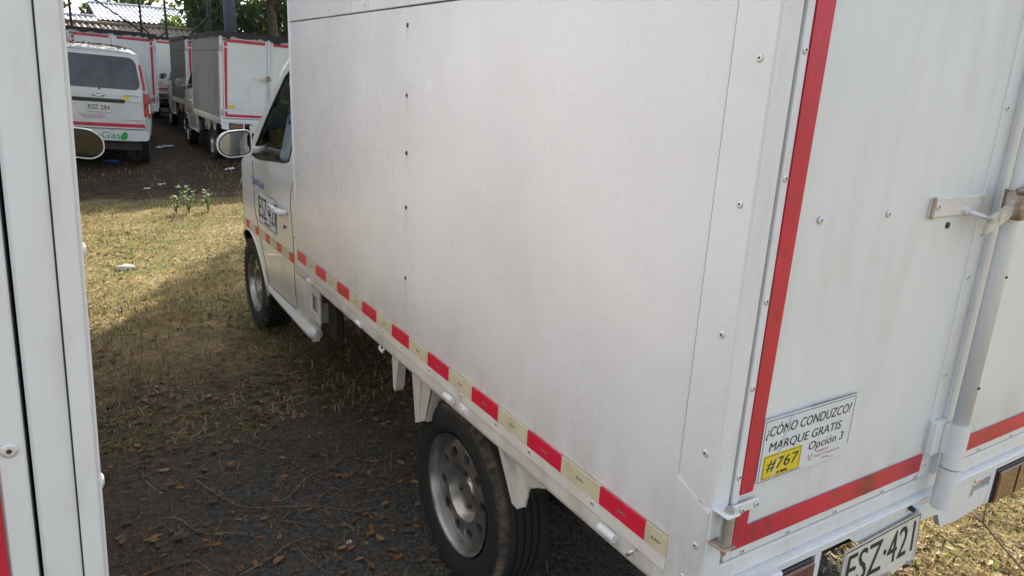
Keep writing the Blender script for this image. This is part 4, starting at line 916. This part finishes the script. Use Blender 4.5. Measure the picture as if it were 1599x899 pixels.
def tree(base, height, cr, n, seed, label, lm='leaf_a', trunk_h=None, leaf=.11, group='trees round the yard', flat=.8):
    rnd = np.random.default_rng(seed); T = empty('tree', base); th_ = trunk_h or height*.4; mb = MB()
    mb.tube([(0, 0, -.2), (.05, .02, th_*.5), (.12*rnd.normal(), .1*rnd.normal(), th_), (.2*rnd.normal(), .2*rnd.normal(), height*.8)], [.045*height*.6, .034*height*.6, .026*height*.6, .012], 9)
    cl = []; nb = 15
    for k in range(nb):
        a = k*2.4+rnd.random(); rr_ = cr*(.45+.55*rnd.random()); z = th_+(height-th_)*(.12+.8*rnd.random()); zf = 1-.55*((z-th_)/(height-th_))**2
        e = Vector((rr_*math.cos(a)*zf, rr_*math.sin(a)*zf, z)); s_ = Vector((0, 0, th_*(.75+.3*rnd.random())))
        mid = (s_+e)/2+Vector((0, 0, .12*height*rnd.random())); mb.tube([s_, mid, e], [.016*height*.6, .010*height*.6, .006], 6)
        cl.append((tuple(e), cr*(.26+.2*rnd.random()))); cl.append((tuple(mid+Vector((rnd.normal()*.3, rnd.normal()*.3, .2))), cr*(.18+.15*rnd.random())))
    cl.append(((0, 0, height*.85), cr*.4))
    mb.obj('trunk', 'bark', T, smooth=True)
    v, f = leaf_cloud(cl, n, leaf, rnd); np_mesh('crown', v, f, [lm], T)
    tag(T, label, 'tree', group); return T
tree((5.2, 30.5, 0), 7.6, 3.0, 9000, 1, 'dark leafy tree behind the thick pole', 'leaf_a', 2.0, .15)
tree((8.2, 28.5, 0), 6.6, 2.8, 8000, 2, 'broad dark tree right of the thick pole', 'leaf_b', 1.6, .14)
tree((6.9, 23.6, 0), 5.2, 1.7, 5000, 3, 'smaller green tree beside the farther truck', 'leaf_b', 1.7, .11)
tree((3.4, 46, 0), 8.5, 2.6, 1300, 4, 'thin crowned tree above the pale metal roof', 'leaf_a', 3.2, .16)
tree((-1.6, 40, 0), 5.4, 1.5, 3000, 5, 'green tree at the far left above the shed', 'leaf_b', 2.4, .16)
tree((3.0, 52, 0), 4.9, 2.2, 4000, 6, 'low distant tree line tree behind the houses', 'leaf_a', 2.0, .2)
tree((12.5, 30, 0), 7.2, 3.2, 6000, 8, 'large tree hidden behind the front truck', 'leaf_a', 2.2, .16)
tree((3.95, 10.4, 0), 6.6, 1.5, 7000, 31, 'unseen slim tree added to shade the lane beside the front truck', 'leaf_b', 4.2, .12)  # hidden tree added to keep stray sun off the lane
tree((5.55, 11.4, 0), 6.2, 2.3, 9000, 7, 'shade tree beside the yard, behind the front truck', 'leaf_b', 2.6, .12)

tree((-5.6, 15.5, 0), 8.5, 3.9, 14000, 21, 'big unseen tree added left of the yard to darken the background', 'leaf_a', 2.6, .17)  # trees from here on are added to block light over the background
tree((-5.2, 22.5, 0), 8.0, 3.4, 9000, 22, 'tree at the top left corner, added to shade the far trucks', 'leaf_b', 2.6, .16)
tree((-3.6, 10.9, 0), 9.0, 3.5, 14000, 30, 'tall unseen tree added over the left truck to block sky light', 'leaf_a', 4.5, .2)
tree((-2.6, 17.8, 0), 9.5, 3.9, 16000, 24, 'tall unseen tree added so its crown shades the far trucks', 'leaf_a', 4.6, .2)
tree((-2.2, 22.5, 0), 10.5, 3.4, 12000, 25, 'tall tree added behind the far trucks, its unseen crown blocking the sky', 'leaf_b', 5.8, .2)
tree((-4.4, 13.2, 0), 4.4, 2.2, 11000, 26, 'unseen bushy low tree added left of the van to darken the truck sides', 'leaf_a', .7, .13)
tree((-4.2, 17.5, 0), 4.4, 2.2, 11000, 27, 'unseen bushy low tree added to shade the truck behind the van', 'leaf_a', .7, .13)
tree((-3.6, 21.5, 0), 3.4, 1.7, 11000, 28, 'unseen bushy low tree added at the far left to block light', 'leaf_a', .7, .13)
tree((3.7, 17.6, 0), 5.8, 1.35, 5000, 29, 'slim tree added beside the background truck to block a gap of sunlight', 'leaf_b', 3.6, .11)  # added so its crown shades the lit gap between van and truck
tree((-7.2, 9.0, 0), 8.0, 3.6, 12000, 23, 'big unseen tree added beside the left truck to block sky light', 'leaf_a', 2.6, .17)

# ------------------------------------------------------------------ ground cover
def gzv(x, y): return np.array([gz(a, b) for a, b in zip(x, y)])
def scatter(n, x0, x1, y0, y1): return RNG.uniform(x0, x1, n), RNG.uniform(y0, y1, n)
def fbm(x, y, s, o=0): return np.array([noise.noise((a*s, b*s, o)) for a, b in zip(x, y)])
def blades(name, label, regs, hmin, hmax, wid, mats, probs, lay=.8):
    V = []; M = []
    for (n, x0, x1, y0, y1, th) in regs:
        x, y = scatter(n, x0, x1, y0, y1); d = fbm(x, y, 1.3, 4)+.5*fbm(x, y, 4, 8); k = d+RNG.normal(size=n)*.25 > th
        # keep blades out of the tyres and truck bodies
        x, y = x[k], y[k]; n = len(x)
        h = RNG.uniform(hmin, hmax, n); a = RNG.uniform(0, 2*math.pi, n); lean = h*np.abs(RNG.normal(size=n))*lay; z = gzv(x, y)-.004
        dx, dy = np.cos(a), np.sin(a); w = wid*(.6+.8*RNG.random(n)); b2 = a+RNG.normal(size=n)*.6
        hh = np.sqrt(np.maximum(h**2-np.minimum(lean, h*.97)**2, (h*.12)**2))
        p0 = np.stack([x-dy*w, y+dx*w, z], 1); p1 = np.stack([x+dy*w, y-dx*w, z], 1)
        mx_, my_ = x+dx*lean*.45, y+dy*lean*.45; p2 = np.stack([mx_+dy*w*.8, my_-dx*w*.8, z+hh*.62], 1); p3 = np.stack([mx_-dy*w*.8, my_+dx*w*.8, z+hh*.62], 1)
        p4 = np.stack([x+np.cos(b2)*lean, y+np.sin(b2)*lean, z+hh*RNG.uniform(.6, 1, n)], 1)
        V.append(np.stack([p0, p1, p2, p3, p2, p4, p4, p3], 1).reshape(-1, 3)); pr = np.array(probs); 
        g = fbm(x, y, .9, 21); mi = np.array([RNG.choice(len(mats), p=pr) for _ in range(n)]); 
        if 'grass_green' in mats: mi[(g > .15) & (RNG.random(n) < .35)] = mats.index('grass_green')
        M.append(np.repeat(mi, 2))
    v = np.concatenate(V); f = np.arange(len(v)).reshape(-1, 4); o = np_mesh(name, v, f, mats, mi=np.concatenate(M)); tag(o, label, kind='stuff'); o['category'] = 'grass'
blades('dry_grass', 'short dry straw and green grass over the yard', [(60000, -1.5, 1.7, 4.2, 9.2, -.35), (30000, 1.35, 3.6, -.6, 2.4, -.6), (11000, -1.3, 1.6, 2.5, 5.0, -.1), (6000, -1.2, 3, 8.8, 13, .1)], .02, .075, .0034, ['straw', 'straw_pale', 'grass_green', 'straw_dark'], [.36, .38, .20, .06], 1.9)
blades('dead_straw', 'flattened dead straw and stems on the dark soil', [(12000, -1.25, .9, .9, 4.8, -.3), (11000, -1.2, 2.4, 8.6, 17, -.3), (4500, 1.3, 3.6, -.5, 2.2, -.3)], .03, .12, .0013, ['straw_dark', 'straw', 'leaf_tan'], [.80, .07, .13], 1.9)
def litter(name, label, regs, smin, smax, mats, probs, lift=.004):
    V = []; M = []
    for n, x0, x1, y0, y1, th in regs:
        x, y = scatter(n, x0, x1, y0, y1); k = fbm(x, y, 1.1, 33)+RNG.normal(size=n)*.3 > th; x, y = x[k], y[k]; n = len(x)
        s = RNG.uniform(smin, smax, n); a = RNG.uniform(0, 2*math.pi, n); z = gzv(x, y)+lift+RNG.uniform(0, .006, n); tx, ty = RNG.normal(size=n)*.35, RNG.normal(size=n)*.35; cu = RNG.uniform(.0, .45, n)
        def pt(u, v, c): 
            X_ = u*s*np.cos(a)-v*s*np.sin(a); Y_ = u*s*np.sin(a)+v*s*np.cos(a); return np.stack([x+X_, y+Y_, z+np.abs(X_*tx+Y_*ty)*.6+c*cu*s], 1)
        A, B, C2, D, E2, F = pt(-1, 0, .2), pt(-.3, .5, .7), pt(.5, .38, .6), pt(1, .05, .3), pt(.45, -.4, .6), pt(-.3, -.48, .7); G, H = pt(-.35, 0, 0), pt(.5, 0, 0)
        V.append(np.stack([A, G, B, B, B, G, H, C2, C2, H, D, D, A, F, G, G, F, E2, H, G, E2, D, H, H], 1).reshape(-1, 3)); M.append(np.repeat(RNG.choice(len(mats), n, p=probs), 6))
    v = np.concatenate(V); f = np.arange(len(v)).reshape(-1, 4); me_v = v
    # every group of four is a quad or a triangle with a doubled corner: use triangles to stay clean
    t = np.concatenate([f[:, [0, 1, 2]], f[:, [0, 2, 3]]]); a_ = np.linalg.norm(np.cross(v[t[:, 1]]-v[t[:, 0]], v[t[:, 2]]-v[t[:, 0]]), axis=1); mi = np.concatenate(M+M) if len(M) == 1 else np.concatenate([np.concatenate(M)]*2); k = a_ > 1e-9
    o = np_mesh(name, v, t[k], mats, mi=mi[k]); tag(o, label, kind='stuff'); o['category'] = 'leaf litter'
litter('leaf_litter', 'brown fallen leaves strewn over the soil and grass', [(2600, -1.2, .7, 1.2, 4.5, -.15), (900, -1.4, 1.6, 4.5, 9, -.1), (700, 1.4, 3.4, -.4, 2, -.1), (1200, -1, 2.2, 9, 17, -.1)], .005, .028, ['leaf_brown', 'leaf_tan', 'straw_dark', 'leaf_orange'], [.56, .20, .18, .06])
litter('pale_litter', 'pale dry leaf and straw flecks over the sunlit grass', [(3200, -1.4, 1.5, 4.6, 9, -.3), (5000, 1.4, 3.2, -.4, 1.8, -.5)], .008, .026, ['straw_pale', 'leaf_tan', 'straw'], [.55, .2, .25], .008)
def van_leaves():
    n = 420; x = RNG.normal(size=n)*.30-.02; y = .25+np.abs(RNG.normal(size=n))*.35; k = np.abs(x) < .55; x, y = x[k], y[k]; n = len(x); z = 1.853-.05*np.abs(x/.6)**3-np.where(y < .3, .05*(.3-y)/.3, 0)+RNG.uniform(0, .012, n)
    a = RNG.uniform(0, 6.28, n); s_ = RNG.uniform(.015, .045, n); dx, dy = np.cos(a)*s_, np.sin(a)*s_; up = RNG.uniform(0, .02, n)
    v = np.stack([np.stack([x-dx, y-dy, z], 1), np.stack([x+dy*.4, y-dx*.4, z+up], 1), np.stack([x+dx, y+dy, z+up], 1), np.stack([x-dy*.4, y+dx*.4, z], 1)], 1).reshape(-1, 3)
    o = np_mesh('roof_leaves', v, np.arange(4*n).reshape(-1, 4), ['leaf_brown', 'straw_dark', 'leaf_tan'], mi=RNG.choice(3, n, p=[.6, .25, .15])); o.matrix_world = Matrix.Translation(van.location) @ van.rotation_euler.to_matrix().to_4x4(); tag(o, 'dead leaves lying on the roof of the van', 'leaf litter', kind='stuff')
van_leaves()
def stones():
    bm = bmesh.new(); bmesh.ops.create_icosphere(bm, subdivisions=1, radius=1); bv = np.array([v.co[:] for v in bm.verts]); bf = np.array([[v.index for v in f.verts] for f in bm.faces]); bm.free()
    n = 1500; x, y = scatter(n, -.95, .55, .75, 2.4); k = RNG.random(n) < np.clip(1.35-(y-1.2)*.8, .1, 1); x, y = x[k], y[k]; n = len(x); z = gzv(x, y)
    s = .0025+.0075*RNG.random(n)**3; V = bv[None]*s[:, None, None]*RNG.uniform(.6, 1.2, (n, 12, 1))*np.array([1, 1, .7]); V += np.stack([x, y, z+s*.2], 1)[:, None]
    F = (bf[None]+(np.arange(n)*12)[:, None, None]).reshape(-1, 3); mi = np.repeat(RNG.choice(2, n, p=[.985, .015]), len(bf))
    o = np_mesh('gravel', V.reshape(-1, 3), F, ['stone', 'stone_pale'], mi=mi); tag(o, 'dark grey gravel beside the rear wheel', 'gravel', kind='stuff')
stones()
def leaf_mesh(seed):
    rnd = random.Random(seed); q = MB(); n = 6; up = []; lo = []; md = []
    for i in range(n+1):
        u = -1+2*i/n; w = .48*math.sqrt(max(0, 1-u*u))*(1-.25*u)*(.9+.2*rnd.random()); md.append((u, .03*math.sin(u*2), .10*u*u)); up.append((u, w, .12*u*u+.22*w)); lo.append((u, -w, .12*u*u+.16*w))
    v = md+up+lo; k = n+1; q.add(v, [(i, i+1, k+i+1, k+i) for i in range(n)]+[(2*k+i, 2*k+i+1, i+1, i) for i in range(n)]); q.tube([(-1, 0, .1), (-1.35, .06, .04)], .03, 4)
    me = bpy.data.meshes.new('fallen_leaf'); me.from_pydata(q.v, [], q.f); me.validate(); me.shade_smooth(); return me
LM = []
for s_ in range(4):
    a = leaf_mesh(s_); a.materials.append(MATS['leaf_orange' if s_ < 3 else 'leaf_tan']); LM.append(a)
LEAVES = [(-.058, 1.28), (.1, 1.915), (-.278, 1.976), (-.416, 1.733), (-.649, 2.01), (-.551, 2.195), (-.582, 1.706), (-.631, 1.691), (-.602, 1.65), (-.512, 1.823), (-.501, 1.769), (-.436, 2.109), (-.186, 1.784), (-.35, 1.839), (-.004, 1.799), (.008, 1.721), (-.067, 1.581), (-.082, 1.49), (-.164, 1.554), (-.132, 1.399), (-.183, 1.333), (-.372, 1.49), (-.554, 1.481), (-.507, 1.477), (-.072, 1.96), (.09, 1.456), (.073, 1.415), (-.24, 1.891), (-.247, 1.715), (-.396, 1.592), (-.459, 1.621), (-.766, 2.497), (-.659, 2.088), (-.835, 1.59), (-.251, 1.394), (-.259, 1.292), (-.19, 1.404), (.05, 1.857), (-.076, 2.295), (-.771, 1.663)]
for i, (x, y) in enumerate(LEAVES):
    s_ = .023 if i == 0 else random.uniform(.011, .019)
    o = link('fallen_leaf', LM[0 if i == 0 else random.randrange(4)], None, None, (x, y, gz(x, y)+.008)); o.scale = (s_, s_*random.uniform(.8, 1.1), s_); o.rotation_euler = (random.uniform(-.2, .2), random.uniform(-.2, .2), random.uniform(0, 6.28))
    tag(o, 'largest dry orange leaf on the gravel beside the rear tyre' if i == 0 else 'small dry orange-brown leaf on the dark soil left of the rear wheel', 'leaf', 'fallen leaves by the rear wheel')
def lump(name, loc, size, m_, label, cat, seed, flat=.5, rough=.35):
    bm = bmesh.new(); bmesh.ops.create_icosphere(bm, subdivisions=3, radius=1)
    for v in bm.verts: k = 1+rough*noise.noise(v.co*1.7+Vector((seed, 0, 0)))+rough*.5*noise.noise(v.co*4+Vector((seed, 5, 0))); v.co = Vector((v.co.x*size*k, v.co.y*size*k*.75, v.co.z*size*k*flat))
    q = MB().bm(bm); o = q.obj(name, m_, smooth=True); o.location = (loc[0], loc[1], gz(*loc)+size*flat*.35); tag(o, label, cat); return o
lump('stone', (-.56, 5.858), .075, 'stone_pale', 'pale flat stone on the sunlit grass', 'stone', 1, .35)
lump('pebble', (-.182, 1.443), .011, 'stone_pale', 'pale pebble on the dark gravel', 'stone', 2, .8, .15)
def scrap(loc, size, m_, label, seed):
    rnd = random.Random(seed); q = MB(); n = 7; v = [(size*(i/(n-1)-.5)*1.6, size*(j/(n-1)-.5), abs(.5*size*noise.noise((i*.55+seed, j*.6, 1)))+rnd.random()*.1*size) for j in range(n) for i in range(n)]
    q.add(v, [(j*n+i, j*n+i+1, (j+1)*n+i+1, (j+1)*n+i) for j in range(n-1) for i in range(n-1)]); o = q.obj('litter_scrap', m_); o.location = (*loc, gz(*loc)+.01); o.rotation_euler.z = rnd.random()*6; tag(o, label, 'litter', 'litter on the shaded ground')
scrap((1.43, 11.7), .11, 'trash_white', 'crumpled white scrap right of the weeds, under the wing mirror', 1); scrap((1.0, 15.6), .12, 'trash_white', 'white scrap right of the van bumper', 2); scrap((.83, 15.4), .12, 'trash_white', 'small white scrap close to the van bumper', 5)
scrap((-.17, 13.2), .16, 'trash_blue', 'blue scrap under the van', 3); scrap((.272, 10.5), .06, 'trash_white', 'pale scrap in the shade above the weeds', 4); scrap((.06, 10.2), .05, 'trash_white', 'small pale scrap left of the weeds', 6); scrap((.56, 10.3), .05, 'trash_white', 'pale scrap above the right-hand weed', 7)
def weed(loc, h, n, seed, label):
    rnd = random.Random(seed); T = empty('weed', (*loc, gz(*loc))); st = MB(); lf = MB()
    for k in range(n):
        a = rnd.random()*6.28; hh = h*rnd.uniform(.5, 1); e = Vector((math.cos(a)*hh*.25, math.sin(a)*hh*.25, hh)); st.tube([(0, 0, 0), e*.5+Vector((0, 0, .02)), e], [.004, .003, .001], 5)
        for j in range(12):
            t = rnd.uniform(.2, 1); p = e*t; b = rnd.random()*6.28; d = Vector((math.cos(b), math.sin(b), rnd.uniform(-.2, .6)))*rnd.uniform(.03, .06); s_ = Vector((-d.y, d.x, 0))*.3; lf.add([p, p+d*.5+s_, p+d, p+d*.5-s_], [(0, 1, 2, 3)])
    st.obj('stem', 'grass_green', T); lf.obj('leaves', 'weed_green', T); tag(T, label, 'weed', 'weeds at the edge of the shade')
weed((.154, 8.24), .22, 5, 1, 'low leafy weed, leftmost at the edge of the shade'); weed((.297, 8.28), .34, 7, 2, 'tallest leafy weed at the edge of the shade'); weed((.519, 8.35), .30, 6, 3, 'leafy weed nearest the front truck at the edge of the shade')
def twig(paths, label, loc=(0, 0, 0), m_='twig', group='dry twigs on the ground'):
    q = MB()
    for p, r in paths: q.tube(p, [r*(1-.6*i/(len(p)-1)) for i in range(len(p))], 6)
    o = q.obj('dry_twig', m_, smooth=True); tag(o, label, 'twig', group)
twig([([(1.972, .366, .12), (1.957, .301, .10), (1.943, .241, .07), (1.896, .114, .03), (1.86, .0, .015)][::-1], .006), ([(1.957, .301, .10), (2.004, .325, .18), (2.03, .35, .25)], .0035), ([(1.972, .366, .12), (2.03, .34, .10), (2.087, .304, .06)], .003), ([(1.972, .366, .12), (1.93, .42, .09), (1.86, .5, .03)], .002)], 'dark forked twig on the sunlit grass behind the truck')
rs_ = random.Random(5)
def stem(x, y, a, L_, label, r=.0022):
    p = []; cx_, cy_ = x, y
    for i in range(9): p.append((cx_, cy_, gz(cx_, cy_)+.012+.012*math.sin(i*1.3+x*9))); a += rs_.uniform(-.28, .28); cx_ += math.cos(a)*L_/8; cy_ += math.sin(a)*L_/8
    twig([(p, r)], label, m_='stem_dry', group='dry stems on the ground')
for x, y, a, L_, lab in ((-.60, 2.1, -1.3, .75, 'long pale dry stem running down the middle of the dark soil'), (-.57, 1.42, .35, .36, 'curved dry stem on the gravel near the bottom edge'), (-.36, 1.82, .45, .42, 'straight dry stem pointing at the rear wheel'), (-.75, 1.9, -1.0, .4, 'dry stem nearest the left truck'), (-.45, 3.1, .2, .6, 'dry stem in the middle of the lane'), (.0, 3.0, 1.5, .35, 'dry stem beside the front truck sill'), (-.62, 2.5, 1.9, .3, 'short dry stem left of the long one'), (-.3, 4.9, -.1, .6, 'dry stem at the edge of the sunlit grass')): stem(x, y, a, L_, lab)
